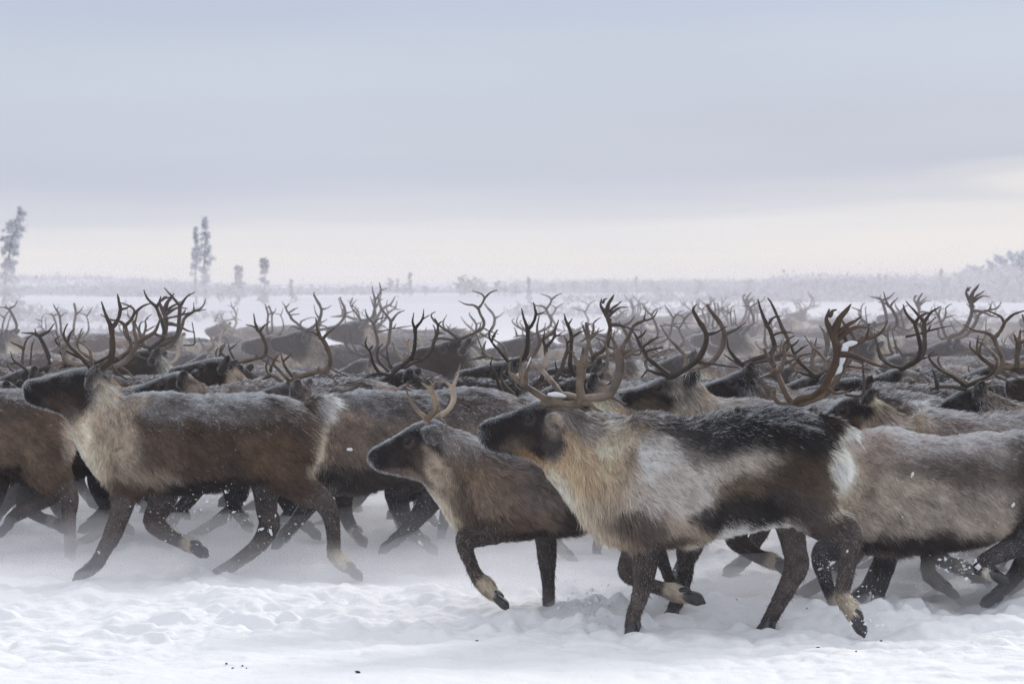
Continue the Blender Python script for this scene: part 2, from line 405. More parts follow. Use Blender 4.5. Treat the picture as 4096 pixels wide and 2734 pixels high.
def hoof_mesh(Q, r):
    """two toes and two dew claws at the end of a limb"""
    s = Soup(); e = Q[-1]; ax = Q[-1]-Q[-2]; ax /= np.linalg.norm(ax); rr = r[-1]
    y = np.array([0, 1., 0]); nrm = np.cross(ax, y); nrm /= np.linalg.norm(nrm)
    for sd in (-1, 1):
        c = e+y*sd*rr*.48
        t = ax*0.10+y*sd*0.016
        P = [c-ax*0.01, c+t*.35, c+t*.75, c+t*1.0+nrm*(-.004)]
        s.tube(P, [rr*.6, rr*.85, rr*.8, rr*.25], seg=10, n=3, ry=[rr*.5, rr*.62, rr*.5, rr*.14])
        b = Q[-2]*.45+Q[-1]*.55
        sgn = 1 if nrm[0] > 0 else -1
        b2 = b+y*sd*rr*.7+nrm*sgn*rr*.55
        s.tube([b2, b2+ax*.02+nrm*sgn*.012+y*sd*.006, b2+ax*.05+nrm*sgn*.012+y*sd*.008], [rr*.34, rr*.3, rr*.12], seg=8, n=2)
    return s.mesh('hoof', M_HOOF)

def antler_mesh(strokes, d, root, side, base, tone, spread=0.24):
    """strokes: (pts in photo px, r0, r1 in mm)"""
    s = Soup(); b3 = pts3([base], side*0.035, d, root)[0]; cols = []
    for q, (pts, r0, r1) in enumerate(strokes):
        P = np.array(pts, float); h = np.hypot(P[:, 0]-base[0], P[:, 1]-base[1])/(F/d)
        off = side*(0.035+spread*np.clip(h/0.42, 0, 1)**0.9+0.03*math.sin(q*2.4)*np.linspace(0, 1, len(P)))
        Q = pts3(P, off, d, root)
        t = np.linspace(0, 1, len(P)); r = 1.0*(r0*(1-t**1.3)+r1*t**1.3)/1000*(1+.10*np.sin(np.arange(len(P))*2.3+q))
        n0 = s.n; s.tube(Q, r, seg=9, n=5)
        A = np.array(s.V[-1]); nn = fbm(A*14+q, 3, 3)
        tt = np.linspace(0, 1, len(A))[:, None]
        hh = sstep(.22, .5, np.linalg.norm(A, axis=1))[:, None]*.6
        c = np.array(tone)*(1+0.6*nn[:, None]); c = c*(1-hh)+np.array((.065, .042, .030))*hh*(1+.5*nn[:, None])
        A += 0.0022*np.column_stack([noise3(A*60+i*4, i) for i in range(3)])
        s.V[-1] = A
        cols.append(np.clip(c, .01, .8))
    return s.mesh('antler', M_ANT, col=np.vstack(cols))

SPECS = {}
LIB = []     # herd variants
ANT = {}     # antler sets: name -> (base local, mesh near, mesh far)
def build(sp, n_hair, width, voxel, seed=0):
    """returns dict of meshes in local coordinates (origin on the snow below the shoulders)"""
    d = sp['d']; rx = (sp['rootx']-CX)/F*d
    root = np.array([rx, d, 0.0])
    body = body_mesh(sp, root, voxel); body.name = 'body'
    fur = fur_mesh(sp, body, root, n_hair, width, seed+1)
    paint_body(sp, body, root)
    hoofs = [hoof_mesh(l['Q'], l['R']) for l in sp['limbs'] if not l.get('nohoof')]
    # eyes
    co = [v.co.copy() for v in body.vertices]; bvh = BVHTree.FromPolygons(co, [list(p.vertices) for p in body.polygons])
    ex, ey = sp['eye']; e3 = pts3([(ex, ey)], 0, d, root)[0]; eyes = []; noses = []
    for sd in (-1, 1):
        hit = bvh.ray_cast(Vector((e3[0], sd*1.0, e3[2])), Vector((0, -sd, 0)))
        y = hit[0].y if hit[0] else sd*.07
        s = Soup(); c = np.array([e3[0], y-sd*0.008, e3[2]])
        s.tube([c-np.array([.005, 0, 0]), c+np.array([.005, 0, 0])], [.018, .018], seg=12, n=3)
        eyes.append(s.mesh('eye', M_EYE))
        a_ = sp['sections'][1]; n3_ = pts3([(a_[0]+6+.0*a_[1], a_[1]*.62+a_[3]*.38)], 0, d, root)[0]
        hit = bvh.ray_cast(Vector((n3_[0], sd*1.0, n3_[2])), Vector((0, -sd, 0)))
        if hit[0]:
            s = Soup(); c = np.array([n3_[0], hit[0].y-sd*.004, n3_[2]])
            s.tube([c+np.array([-.006, 0, .005]), c, c+np.array([.012, 0, .004])], [.006, .009, .004], seg=8, n=3); noses.append(s.mesh('nostril', M_EYE))
    return dict(root=root, body=body, fur=fur, hoofs=hoofs, eyes=eyes, noses=noses, sp=sp)
def assemble(B, label, antlers=(), loc=None, group='running reindeer herd', scale=1.0, yaw=0.0, small=False, name='reindeer'):
    r = bpy.data.objects.new(name, None); scene.collection.objects.link(r); r.empty_display_size = .2
    r.location = B['root'] if loc is None else loc; r.scale = (scale,)*3; r.rotation_euler = (0, 0, yaw)
    tag(r, label, 'reindeer', group)
    link('body', B['body'], r); link('fur', B['fur'], r)
    for nm, m_, bp in antlers:
        link(nm, m_, r, bp)
    if not small:
        for h in B['hoofs']: link('hoof', h, r)
        for e in B['eyes']: link('eye', e, r)
        for e in B['noses']: link('nostril', e, r)
    return r

# ------------------------------------------------------------------ traced reindeer
G = grid_of
H1 = dict(d=16.65, rootx=620, headx=395, neckx=520, base=BR, frosty=(1590, 1760), frost=1.0, gain=1.3, len=.027, seed=3,
    sections=[(96, 1536, 98, 1584, .034), (112, 1519, 108, 1606, .052), (150, 1512, 148, 1624, .058), (200, 1503, 205, 1640, .062), (262, 1484, 255, 1664, .085),
              (320, 1471, 285, 1706, .10), (385, 1474, 302, 1760, .105), (434, 1522, 322, 1808, .11), (478, 1578, 355, 1862, .135), (535, 1580, 396, 1902, .17),
              (600, 1566, 462, 1926, .21), (680, 1568, 570, 1936, .235), (780, 1578, 700, 1962, .26), (900, 1576, 840, 1955, .265), (1020, 1573, 965, 1925, .255),
              (1110, 1582, 1070, 1908, .235), (1180, 1600, 1170, 1880, .21), (1232, 1640, 1240, 1830, .16), (1262, 1690, 1262, 1770, .08)],
    limbs=[dict(p=[(500, 1850, 95), (500, 1925, 76), (497, 1975, 55), (480, 2050, 43), (452, 2130, 36), (418, 2195, 30), (388, 2250, 28), (355, 2275, 27)], off=-.13, t0=1.6, pale=1.3, palew=.3),
           dict(p=[(620, 1860, 90), (650, 1945, 72), (640, 2020, 52), (612, 2080, 42), (650, 2120, 36), (700, 2155, 28), (748, 2170, 32), (772, 2185, 27)], off=.12, t0=.8, pale=2.7),
           dict(p=[(1120, 1790, 125), (1150, 1870, 105), (1215, 1950, 66), (1287, 1998, 46), (1322, 2060, 35), (1334, 2145, 28), (1338, 2215, 29), (1368, 2248, 29), (1395, 2270, 22)], off=-.13, t0=2.4, pale=3.5),
           dict(p=[(1060, 1830, 100), (1065, 1940, 62), (1066, 2040, 42), (1078, 2095, 44), (1035, 2175, 34), (955, 2240, 28), (900, 2275, 26), (870, 2290, 24)], off=.13, t0=.8, pale=1.8, palew=.6),
           dict(p=[(1215, 1640, 26), (1265, 1606, 30), (1315, 1592, 16)], off=0, t0=9, pale=-9, nohoof=True)],
    ears=[((350, 1548, -.095), (394, 1458, -.185), 62), ((405, 1520, .08), (441, 1478, .12), 44)], eye=(265, 1522),
    coat=[(700, 1620, 330, 60, 3, GR, .8), (950, 1600, 360, 70, 2, (.16, .14, .135), .7), (640, 1800, 120, 110, 60, MD, .7), (420, 1700, 110, 200, -38, TN, 1), (360, 1800, 60, 170, -30, CR, .9),
          (430, 1570, 60, 60, 0, CR, .7), (520, 1620, 90, 50, -30, TN, .8), (250, 1570, 160, 120, 0, (.042, .031, .027), 1, .4), (230, 1605, 90, 32, 0, (.075, .052, .042), .8), (130, 1560, 70, 60, 0, DK, 1), (300, 1500, 120, 40, -10, DK, .9), (265, 1525, 42, 24, 0, DK, 1),
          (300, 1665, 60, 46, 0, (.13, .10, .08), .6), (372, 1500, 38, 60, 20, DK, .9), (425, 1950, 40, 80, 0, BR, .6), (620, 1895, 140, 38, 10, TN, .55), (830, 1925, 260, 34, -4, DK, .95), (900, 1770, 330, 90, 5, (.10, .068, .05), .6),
          (1100, 1820, 150, 90, 20, (.20, .125, .08), .55), (1210, 1650, 60, 70, 0, MD, .5), (1318, 1660, 62, 130, 8, WH, 1, .3), (1270, 1760, 34, 140, 14, CR, 1, .4), (1262, 1840, 26, 80, 14, TN, .8), (560, 1990, 90, 70, 0, (.09, .06, .045), .7), (760, 2000, 110, 45, 0, DK, .8)],
    lens=[(350, 1830, 130, .075), (400, 1700, 120, .055), (640, 1900, 130, .06), (830, 1930, 200, .05), (1300, 1660, 90, .11), (1270, 1760, 90, .09), (480, 1580, 90, .05)])
H4 = dict(d=13.97, rootx=2600, headx=2270, neckx=2480, base=(.085, .062, .05), frosty=(1640, 1800), frost=.5, gain=1.45, earcol=(None, 1), len=.036, seed=7,
    sections=[(1918, 1708, 1920, 1756, .036), (1938, 1686, 1942, 1786, .055), (1985, 1668, 1985, 1805, .062), (2050, 1646, 2060, 1818, .068), (2115, 1618, 2125, 1838, .09),
              (2175, 1602, 2165, 1862, .11), (2230, 1612, 2190, 1900, .115), (2290, 1630, 2225, 1945, .12), (2345, 1668, 2262, 1985, .135), (2405, 1697, 2318, 2040, .16),
              (2475, 1688, 2385, 2098, .20), (2550, 1652, 2450, 2142, .23), (2625, 1645, 2560, 2170, .25), (2720, 1672, 2680, 2172, .265), (2840, 1656, 2800, 2150, .275), (2960, 1634, 2920, 2130, .275),
              (3080, 1626, 3040, 2105, .265), (3190, 1634, 3150, 2085, .25), (3270, 1668, 3240, 2060, .22), (3325, 1720, 3305, 2000, .17), (3352, 1785, 3340, 1900, .09)],
    limbs=[dict(p=[(2560, 2000, 120), (2570, 2090, 92), (2580, 2150, 66), (2588, 2205, 50), (2578, 2265, 50), (2572, 2335, 40), (2555, 2400, 32), (2537, 2450, 29), (2528, 2500, 30)], off=-.15, t0=1.5, pale=.9, palew=.4),
           dict(p=[(2600, 2040, 95), (2560, 2150, 70), (2530, 2225, 50), (2520, 2285, 47), (2570, 2325, 32), (2640, 2350, 29), (2690, 2366, 36), (2738, 2380, 30)], off=.10, t0=.8, pale=3.0),
           dict(p=[(3170, 1850, 165), (3200, 1960, 135), (3270, 2055, 80), (3350, 2100, 58), (3395, 2130, 50), (3398, 2200, 40), (3382, 2300, 34), (3368, 2375, 31), (3395, 2420, 34), (3418, 2465, 29)], off=-.14, t0=3.0, pale=3.3),
           dict(p=[(3130, 1980, 110), (3160, 2090, 66), (3178, 2190, 50), (3186, 2262, 50), (3160, 2325, 41), (3120, 2400, 34), (3085, 2465, 31), (3070, 2490, 30)], off=.13, t0=.7, pale=.8, palew=.4),
           dict(p=[(3290, 1680, 30), (3350, 1702, 32), (3412, 1718, 16)], off=0, t0=9, pale=-9, nohoof=True)],
    ears=[((2192, 1690, -.10), (2244, 1672, -.215), 78), ((2270, 1640, .10), (2300, 1610, .16), 60)], eye=(2115, 1672),
    coat=[(2350, 1900, 300, 190, 50, (.56, .45, .335), 1, 1.1), (2250, 1820, 150, 110, 40, (.46, .33, .21), .55, 1.2), (2260, 1960, 45, 210, -50, CR, 1), (2330, 1690, 110, 60, 25, GR, .8), (2470, 1740, 110, 60, -10, CR, .8), (2380, 2030, 90, 120, -40, TN, .9),
          (2080, 1720, 190, 120, 0, (.026, .021, .020), 1, .3), (2060, 1770, 90, 36, 0, (.07, .055, .046), .8), (1960, 1735, 80, 70, 0, DK, 1), (2110, 1670, 60, 60, 0, DK, .9), (2040, 1790, 60, 30, 0, (.12, .09, .075), .8), (2215, 1760, 45, 80, 0, (.07, .06, .06), .8), (2222, 1686, 42, 44, 0, TN, .5, 1.0), (2220, 1690, 18, 24, 0, DK, .8, .8), (2120, 1845, 80, 36, 20, OC, .8),
          (2620, 1690, 90, 50, 0, MD, .8), (2660, 1690, 60, 40, 0, DK, .8), (2850, 1740, 275, 92, -12, (.05, .046, .048), .95, 1.0), (3100, 1710, 260, 100, 5, (.018, .016, .017), .95), (2620, 1830, 90, 110, 0, (.60, .56, .54), .9),
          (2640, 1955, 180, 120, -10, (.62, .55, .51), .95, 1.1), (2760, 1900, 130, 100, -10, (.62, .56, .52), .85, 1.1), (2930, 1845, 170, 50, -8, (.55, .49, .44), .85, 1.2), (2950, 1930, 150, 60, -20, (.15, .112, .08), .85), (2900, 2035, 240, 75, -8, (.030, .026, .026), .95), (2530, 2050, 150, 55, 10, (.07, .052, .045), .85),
          (2700, 2070, 120, 40, 30, TN, .6), (3060, 1970, 70, 90, 20, DK, .8), (3150, 1880, 120, 110, 0, (.085, .06, .044), .7), (3290, 1920, 60, 120, 20, (.13, .10, .075), .6), (3365, 1830, 62, 150, 14, (.88, .82, .70), 1, .3), (3330, 1960, 28, 90, 16, CR, 1, .4), (3200, 2020, 160, 60, 30, (.09, .075, .072), .7),
          (3000, 2115, 190, 42, -8, (.78, .72, .66), 1, .4), (2780, 2160, 120, 20, -8, CR, .8, .5), (2590, 2130, 90, 60, 20, (.13, .10, .09), .7)],
    lens=[(2280, 1930, 170, .10), (2400, 2020, 150, .09), (2640, 1950, 190, .065), (2330, 1690, 110, .045), (3390, 1830, 110, .12), (3330, 1950, 90, .08), (2700, 2080, 130, .07), (2480, 2110, 80, .07)])
H3 = dict(d=14.62, rootx=2020, headx=1790, neckx=1900, base=(.17, .13, .105), frosty=(1760, 1850), frost=.8, gain=1.5, len=.034, seed=13, leg=(.05, .04, .036),
    sections=[(1474, 1812, 1476, 1840, .028), (1492, 1792, 1490, 1862, .044), (1520, 1775, 1520, 1882, .05), (1575, 1747, 1580, 1895, .06), (1635, 1708, 1640, 1908, .08),
              (1690, 1682, 1690, 1926, .095), (1750, 1682, 1718, 1962, .10), (1800, 1710, 1748, 2005, .105), (1860, 1738, 1785, 2052, .12), (1925, 1766, 1835, 2102, .15),
              (2000, 1786, 1910, 2138, .18), (2080, 1790, 2020, 2156, .20), (2180, 1800, 2140, 2140, .21), (2300, 1804, 2270, 2120, .21), (2430, 1800, 2400, 2098, .205),
              (2560, 1800, 2530, 2080, .195), (2660, 1815, 2640, 2060, .175), (2730, 1850, 2720, 2000, .14), (2762, 1895, 2755, 1950, .07)],
    limbs=[dict(p=[(2020, 2040, 90), (1980, 2100, 72), (1920, 2132, 52), (1868, 2150, 45), (1863, 2195, 33), (1885, 2250, 26), (1905, 2300, 26), (1938, 2335, 33), (1962, 2365, 28), (1978, 2380, 22)], off=-.10, t0=.8, pale=3.8, col=(.06, .045, .038)),
           dict(p=[(2120, 2020, 80), (2170, 2100, 54), (2184, 2150, 44), (2186, 2210, 40), (2190, 2275, 33), (2194, 2340, 26), (2195, 2420, 26), (2200, 2450, 24)], off=.10, t0=.9, pale=.6, palew=.3),
           dict(p=[(2620, 1960, 90), (2680, 2060, 66), (2738, 2150, 48), (2745, 2200, 42), (2742, 2270, 33), (2732, 2340, 30), (2705, 2410, 27), (2690, 2435, 24)], off=-.10, t0=.9, pale=.8, palew=.4),
           dict(p=[(2600, 1970, 80), (2610, 2070, 50), (2620, 2160, 36), (2650, 2240, 27), (2672, 2300, 24), (2700, 2360, 22), (2722, 2385, 20)], off=.10, t0=.9, pale=1.5),
           dict(p=[(2730, 1850, 22), (2770, 1850, 24), (2795, 1870, 12)], off=0, t0=9, pale=-9, nohoof=True)],
    ears=[((1702, 1720, -.085), (1766, 1752, -.175), 84), ((1740, 1700, .08), (1778, 1690, .13), 56)], eye=(1632, 1760),
    coat=[(1640, 1790, 175, 110, -25, (.04, .03, .028), 1, .35), (1510, 1825, 60, 50, 0, DK, 1), (1640, 1735, 90, 30, -35, DK, .9), (1725, 1750, 60, 75, 0, DK, 1, .4), (1600, 1890, 80, 16, 8, (.22, .17, .14), .6), (1700, 1840, 50, 70, 0, (.10, .075, .06), .8),
          (1830, 1760, 110, 50, 25, (.24, .21, .20), .8), (1770, 1920, 46, 150, -24, TN, .8), (1790, 2060, 40, 130, -38, CR, .9), (1850, 2010, 60, 110, -35, (.10, .07, .055), .6), (2050, 1850, 160, 60, 10, (.14, .12, .12), .8), (1900, 1880, 90, 70, 0, (.20, .145, .10), .7),
          (2000, 1960, 110, 100, 0, (.28, .21, .165), .6), (2150, 1930, 130, 90, 20, (.19, .16, .15), .7), (2060, 2070, 120, 50, 10, (.10, .07, .055), .8), (2200, 2070, 110, 36, 24, (.36, .27, .2), .5), (2350, 2060, 180, 70, 0, (.045, .04, .04), .9), (2120, 2125, 160, 40, -5, DK, .8),
          (2770, 1920, 36, 80, 0, WH, 1)],
    lens=[(1790, 2040, 110, .06), (2050, 1960, 160, .06), (2250, 2030, 150, .065), (1850, 1760, 90, .045), (2760, 1900, 70, .08)])
H2 = dict(d=17.55, rootx=1450, headx=1215, neckx=1330, base=(.14, .115, .10), frosty=(1560, 1730), frost=1.0, gain=1.9, len=.028, seed=21, leg=(.04, .034, .034),
    sections=[(975, 1596, 977, 1622, .034), (990, 1583, 988, 1640, .052), (1025, 1570, 1022, 1656, .056), (1075, 1551, 1070, 1672, .064), (1120, 1532, 1115, 1690, .085),
              (1165, 1522, 1150, 1720, .10), (1205, 1530, 1165, 1760, .105), (1250, 1568, 1190, 1810, .115), (1300, 1594, 1225, 1860, .135), (1360, 1576, 1262, 1915, .17),
              (1430, 1556, 1310, 1962, .21), (1510, 1562, 1420, 1966, .235), (1620, 1566, 1560, 1942, .25), (1740, 1562, 1690, 1930, .255), (1860, 1549, 1820, 1915, .25),
              (1950, 1553, 1920, 1890, .235), (2030, 1572, 2010, 1860, .205), (2085, 1606, 2080, 1800, .16), (2115, 1650, 2112, 1730, .08)],
    limbs=[dict(p=[(1350, 1850, 85), (1310, 1930, 60), (1270, 1970, 45), (1235, 2015, 37), (1200, 2065, 31), (1160, 2110, 26), (1135, 2140, 26)], off=-.12, t0=.8, pale=1.0, palew=.4),
           dict(p=[(1390, 1860, 85), (1380, 1945, 52), (1376, 1995, 38), (1383, 2055, 29), (1398, 2095, 27), (1425, 2130, 26)], off=.12, t0=.8, pale=1.8),
           dict(p=[(1900, 1760, 110), (1840, 1880, 80), (1745, 1975, 50), (1700, 2030, 42), (1658, 2082, 33), (1612, 2130, 26), (1570, 2165, 24)], off=-.12, t0=1.2, pale=1.2, palew=.4),
           dict(p=[(1750, 1800, 100), (1640, 1900, 70), (1590, 1960, 54), (1600, 2030, 41), (1626, 2090, 32), (1665, 2140, 26), (1700, 2170, 24)], off=.12, t0=1.0, pale=1.0, palew=.5),
           dict(p=[(2080, 1600, 20), (2110, 1588, 20), (2140, 1590, 10)], off=0, t0=9, pale=-9, nohoof=True)],
    ears=[((1172, 1580, -.095), (1196, 1515, -.17), 56), ((1215, 1550, .09), (1246, 1513, .13), 50)], eye=(1105, 1580),
    coat=[(1080, 1600, 130, 90, -10, (.04, .032, .03), 1, .3), (1270, 1640, 90, 70, 0, TN, .9), (1250, 1760, 60, 160, -15, CR, .9), (1330, 1600, 80, 40, 0, TN, .8), (1500, 1600, 320, 60, 0, (.13, .12, .125), .85), (1800, 1610, 300, 90, 0, (.075, .06, .055), .85),
          (1400, 1740, 130, 110, 0, (.26, .20, .16), .7), (1600, 1760, 240, 90, 0, (.15, .12, .10), .7), (1500, 1900, 300, 75, -4, (.05, .04, .038), .95), (1310, 1880, 50, 70, -30, DK, .8), (1300, 1950, 60, 40, 0, TN, .5), (2050, 1590, 60, 30, 0, MD, .7), (2118, 1660, 36, 90, 5, WH, 1, .3)],
    lens=[(1250, 1800, 120, .07), (1400, 1900, 140, .05), (2110, 1650, 80, .1)])
H5 = dict(d=14.9, rootx=3500, headx=3215, neckx=3330, base=(.25, .21, .18), frosty=(1730, 1850), frost=.9, gain=2.3, len=.029, seed=29, leg=(.028, .024, .025),
    sections=[(2958, 1745, 2960, 1775, .034), (2975, 1728, 2972, 1795, .052), (3010, 1710, 3010, 1815, .058), (3060, 1682, 3062, 1830, .066), (3110, 1652, 3115, 1850, .088),
              (3160, 1638, 3150, 1880, .105), (3215, 1650, 3175, 1925, .11), (3280, 1700, 3210, 1975, .12), (3345, 1742, 3255, 2040, .14), (3420, 1738, 3310, 2110, .17),
              (3500, 1712, 3370, 2180, .21), (3590, 1716, 3500, 2212, .24), (3700, 1742, 3640, 2196, .26), (3840, 1742, 3790, 2186, .27), (3980, 1732, 3930, 2158, .265),
              (4100, 1728, 4060, 2110, .25), (4210, 1745, 4180, 2080, .225), (4290, 1790, 4280, 2010, .18), (4330, 1850, 4325, 1930, .09)],
    limbs=[dict(p=[(3440, 2060, 100), (3370, 2165, 68), (3300, 2200, 48), (3283, 2250, 36), (3300, 2310, 28), (3322, 2370, 27), (3350, 2410, 30), (3380, 2440, 24)], off=-.13, t0=.8, pale=3.0, palew=.5),
           dict(p=[(3530, 2080, 90), (3545, 2190, 52), (3540, 2260, 43), (3525, 2330, 33), (3508, 2395, 26), (3503, 2430, 24)], off=.13, t0=.7, pale=.4, palew=.2),
           dict(p=[(4200, 1930, 135), (4160, 2060, 95), (4100, 2160, 55), (4030, 2195, 42), (3965, 2230, 34), (3925, 2265, 33), (3965, 2290, 26)], off=-.13, t0=1.4, pale=2.0),
           dict(p=[(4190, 1960, 110), (4150, 2090, 66), (4130, 2190, 46), (4100, 2240, 42), (4060, 2300, 34), (4015, 2350, 28), (3985, 2375, 26)], off=.13, t0=.9, pale=.9, palew=.4),
           dict(p=[(4290, 1780, 24), (4325, 1790, 26), (4350, 1820, 14)], off=0, t0=9, pale=-9, nohoof=True)],
    ears=[((3222, 1690, -.10), (3248, 1632, -.15), 56), ((3240, 1680, .10), (3262, 1622, .15), 56)], eye=(3098, 1710),
    coat=[(3080, 1740, 140, 90, -15, (.04, .032, .03), 1, .3), (3300, 1860, 110, 190, -30, TN, .8), (3520, 1760, 160, 60, 0, (.30, .25, .225), .8), (3850, 1790, 330, 60, 0, GR, .7), (3900, 1890, 250, 80, 5, (.050, .040, .036), .7, 1.1), (3650, 1870, 110, 50, 0, (.05, .042, .04), .6), (3560, 2000, 200, 120, 0, (.27, .235, .205), .8),
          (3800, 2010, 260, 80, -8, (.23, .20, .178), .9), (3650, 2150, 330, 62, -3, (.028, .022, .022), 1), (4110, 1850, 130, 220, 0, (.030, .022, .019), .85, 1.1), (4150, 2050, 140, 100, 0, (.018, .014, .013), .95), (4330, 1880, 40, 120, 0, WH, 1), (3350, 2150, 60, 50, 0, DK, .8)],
    lens=[(3300, 1950, 130, .07), (3600, 2110, 170, .06), (3850, 2090, 170, .055), (4320, 1870, 90, .1)])
H0 = dict(d=17.9, rootx=-330, headx=-600, neckx=-480, base=(.15, .10, .072), frosty=(1560, 1640), frost=.8, gain=1.4, len=.028, seed=31,
    sections=[(a-920-(60 if i < 10 else 0), b-18, c-920-(60 if i < 10 else 0), dd-30, w) for i, (a, b, c, dd, w) in enumerate(H1['sections'][:11])] +
             [(-200, 1545, -260, 1890, .235), (-90, 1552, -140, 1912, .26), (10, 1556, -30, 1890, .26), (110, 1560, 80, 1870, .245), (190, 1580, 180, 1860, .22), (245, 1625, 245, 1830, .17), (276, 1690, 272, 1760, .09)],
    limbs=[dict(p=[(-420, 1850, 90), (-430, 1940, 55), (-440, 2050, 38), (-450, 2130, 30), (-460, 2190, 26)], off=-.13, t0=1, pale=.8),
           dict(p=[(-330, 1850, 90), (-310, 1940, 55), (-320, 2050, 38), (-260, 2090, 28), (-220, 2100, 26)], off=.13, t0=1, pale=1.5),
           dict(p=[(170, 1780, 115), (205, 1890, 88), (262, 1960, 48), (278, 2000, 38), (277, 2060, 29), (280, 2130, 25), (280, 2190, 24)], off=-.13, t0=1.6, pale=.6, palew=.4),
           dict(p=[(150, 1850, 90), (205, 1965, 44), (150, 2010, 34), (95, 2040, 31), (48, 2070, 25), (30, 2095, 20)], off=.13, t0=.8, pale=1.2),
           dict(p=[(240, 1625, 20), (280, 1612, 22), (310, 1612, 12)], off=0, t0=9, pale=-9, nohoof=True)],
    ears=[((-570, 1530, -.085), (-530, 1445, -.13), 62)], eye=(-700, 1500),
    coat=[(0, 1620, 200, 90, 0, (.07, .055, .05), .8), (100, 1780, 170, 110, 20, (.155, .11, .08), .8), (180, 1860, 100, 60, 40, (.17, .125, .09), .6), (282, 1740, 26, 110, 5, (.5, .43, .36), .9), (-500, 1700, 110, 200, -38, TN, 1), (-700, 1560, 120, 100, 0, DK, 1), (-100, 1880, 200, 40, 0, DK, .8)],
    lens=[(280, 1740, 70, .06)])

# antler strokes in photo pixels ------------------------------------------------
def S(space, pts, r0, r1): return (G(space, pts), r0, r1)
def antset(name, d, base, near, far, tone, tone2=None, spread=.24):
    k = np.array([(base[0]-CX)/F*d, d, CAMH-(base[1]-HY)/F*d])
    ANT[name] = (antler_mesh(near, d, k, -1, base, tone, spread), antler_mesh(far, d, k, 1, base, tone2 or tone, spread))
    return k
BN = (.062, .040, .028); BL = (.18, .14, .115); BG = (.066, .050, .042)
BASES = {}
BASES['a'] = antset('a', 16.65, (352, 1472),
    [S(C1, [(640, 690), (700, 680), (745, 662), (785, 620), (800, 520), (796, 420), (790, 350)], 19, 17), S(C1, [(792, 360), (765, 300), (735, 230), (713, 157)], 14, 4), S(C1, [(792, 365), (840, 300), (862, 215), (850, 140), (840, 92)], 15, 4),
     S(C1, [(862, 215), (905, 205), (947, 180)], 9, 3), S(C1, [(795, 655), (840, 720), (900, 765), (945, 772)], 8, 3), S(C1, [(620, 680), (560, 610), (510, 560), (455, 505), (418, 450), (412, 390), (440, 330)], 13, 4), S(C1, [(440, 480), (455, 420), (492, 368)], 9, 3)],
    [S(C1, [(640, 688), (720, 690), (800, 678), (880, 640), (940, 590), (985, 520), (1000, 468)], 17, 17), S(C1, [(1000, 470), (978, 400), (975, 340), (1003, 230)], 14, 4), S(C1, [(995, 480), (1080, 430), (1130, 400), (1165, 340), (1187, 270)], 16, 4),
     S(C1, [(1130, 402), (1180, 425), (1245, 424)], 11, 3), S(C1, [(850, 670), (920, 710), (970, 760), (1035, 772)], 8, 3), S(C1, [(600, 680), (480, 645), (430, 610), (400, 560), (350, 395)], 15, 4), S(C1, [(440, 630), (370, 650), (270, 672)], 16, 3), S(C1, [(410, 600), (420, 530), (440, 480)], 13, 3),
     S(C1, [(635, 670), (625, 560), (590, 510), (530, 470), (483, 400)], 12, 3), S(C1, [(530, 440), (545, 400), (555, 368)], 7, 3)], BN, BL)
BASES['b'] = antset('b', 13.97, (2180, 1612),
    [S(Z3, [(290, 1035), (380, 1030), (480, 1042), (590, 1040), (615, 960), (606, 860), (622, 760), (610, 690)], 19, 22), S(Z3, [(612, 700), (570, 650), (545, 590)], 18, 4), S(Z3, [(615, 700), (632, 620), (635, 540)], 16, 4), S(Z3, [(622, 700), (680, 700), (738, 678)], 14, 3),
     S(Z3, [(590, 1038), (700, 1045), (750, 1085), (808, 1110)], 13, 4), S(Z3, [(340, 1020), (230, 955), (130, 885), (60, 830), (-10, 770)], 18, 8), S(Z3, [(100, 860), (75, 740), (78, 610)], 13, 3), S(Z3, [(120, 870), (130, 760), (172, 650)], 13, 3), S(Z3, [(40, 820), (-20, 760), (-20, 690)], 12, 3)],
    [S(Z3, [(300, 1030), (450, 965), (600, 985), (750, 985), (870, 955), (930, 860), (968, 720), (955, 570)], 18, 24), S(Z3, [(955, 580), (920, 500), (873, 410)], 16, 4), S(Z3, [(975, 600), (1000, 520), (1017, 455)], 14, 3), S(Z3, [(970, 590), (1050, 560), (1090, 540)], 14, 3), S(Z3, [(975, 640), (1090, 570), (1165, 550)], 12, 3),
     S(Z3, [(450, 968), (400, 900), (320, 800), (250, 725), (180, 690)], 15, 10), S(Z3, [(275, 730), (300, 650), (312, 590)], 16, 9), S(Z3, [(870, 960), (930, 1000), (1025, 1045)], 12, 4)], (.17, .125, .092), (.25, .20, .165))
BASES['c'] = antset('c', 14.62, (1700, 1678),
    [S(C3, [(612, 480), (605, 440), (540, 385), (485, 305), (452, 225)], 16, 4), S(C3, [(615, 450), (665, 400), (692, 350), (672, 280), (645, 205)], 17, 14), S(C3, [(645, 215), (605, 185), (573, 160)], 11, 4), S(C3, [(645, 215), (668, 180), (685, 155)], 11, 4)],
    [S(C3, [(640, 465), (720, 425), (790, 370), (828, 290), (812, 190)], 16, 14), S(C3, [(815, 200), (775, 165), (740, 140)], 10, 3), S(C3, [(820, 200), (855, 120), (880, 10)], 10, 3)], (.27, .2, .14), (.40, .32, .25), .16)
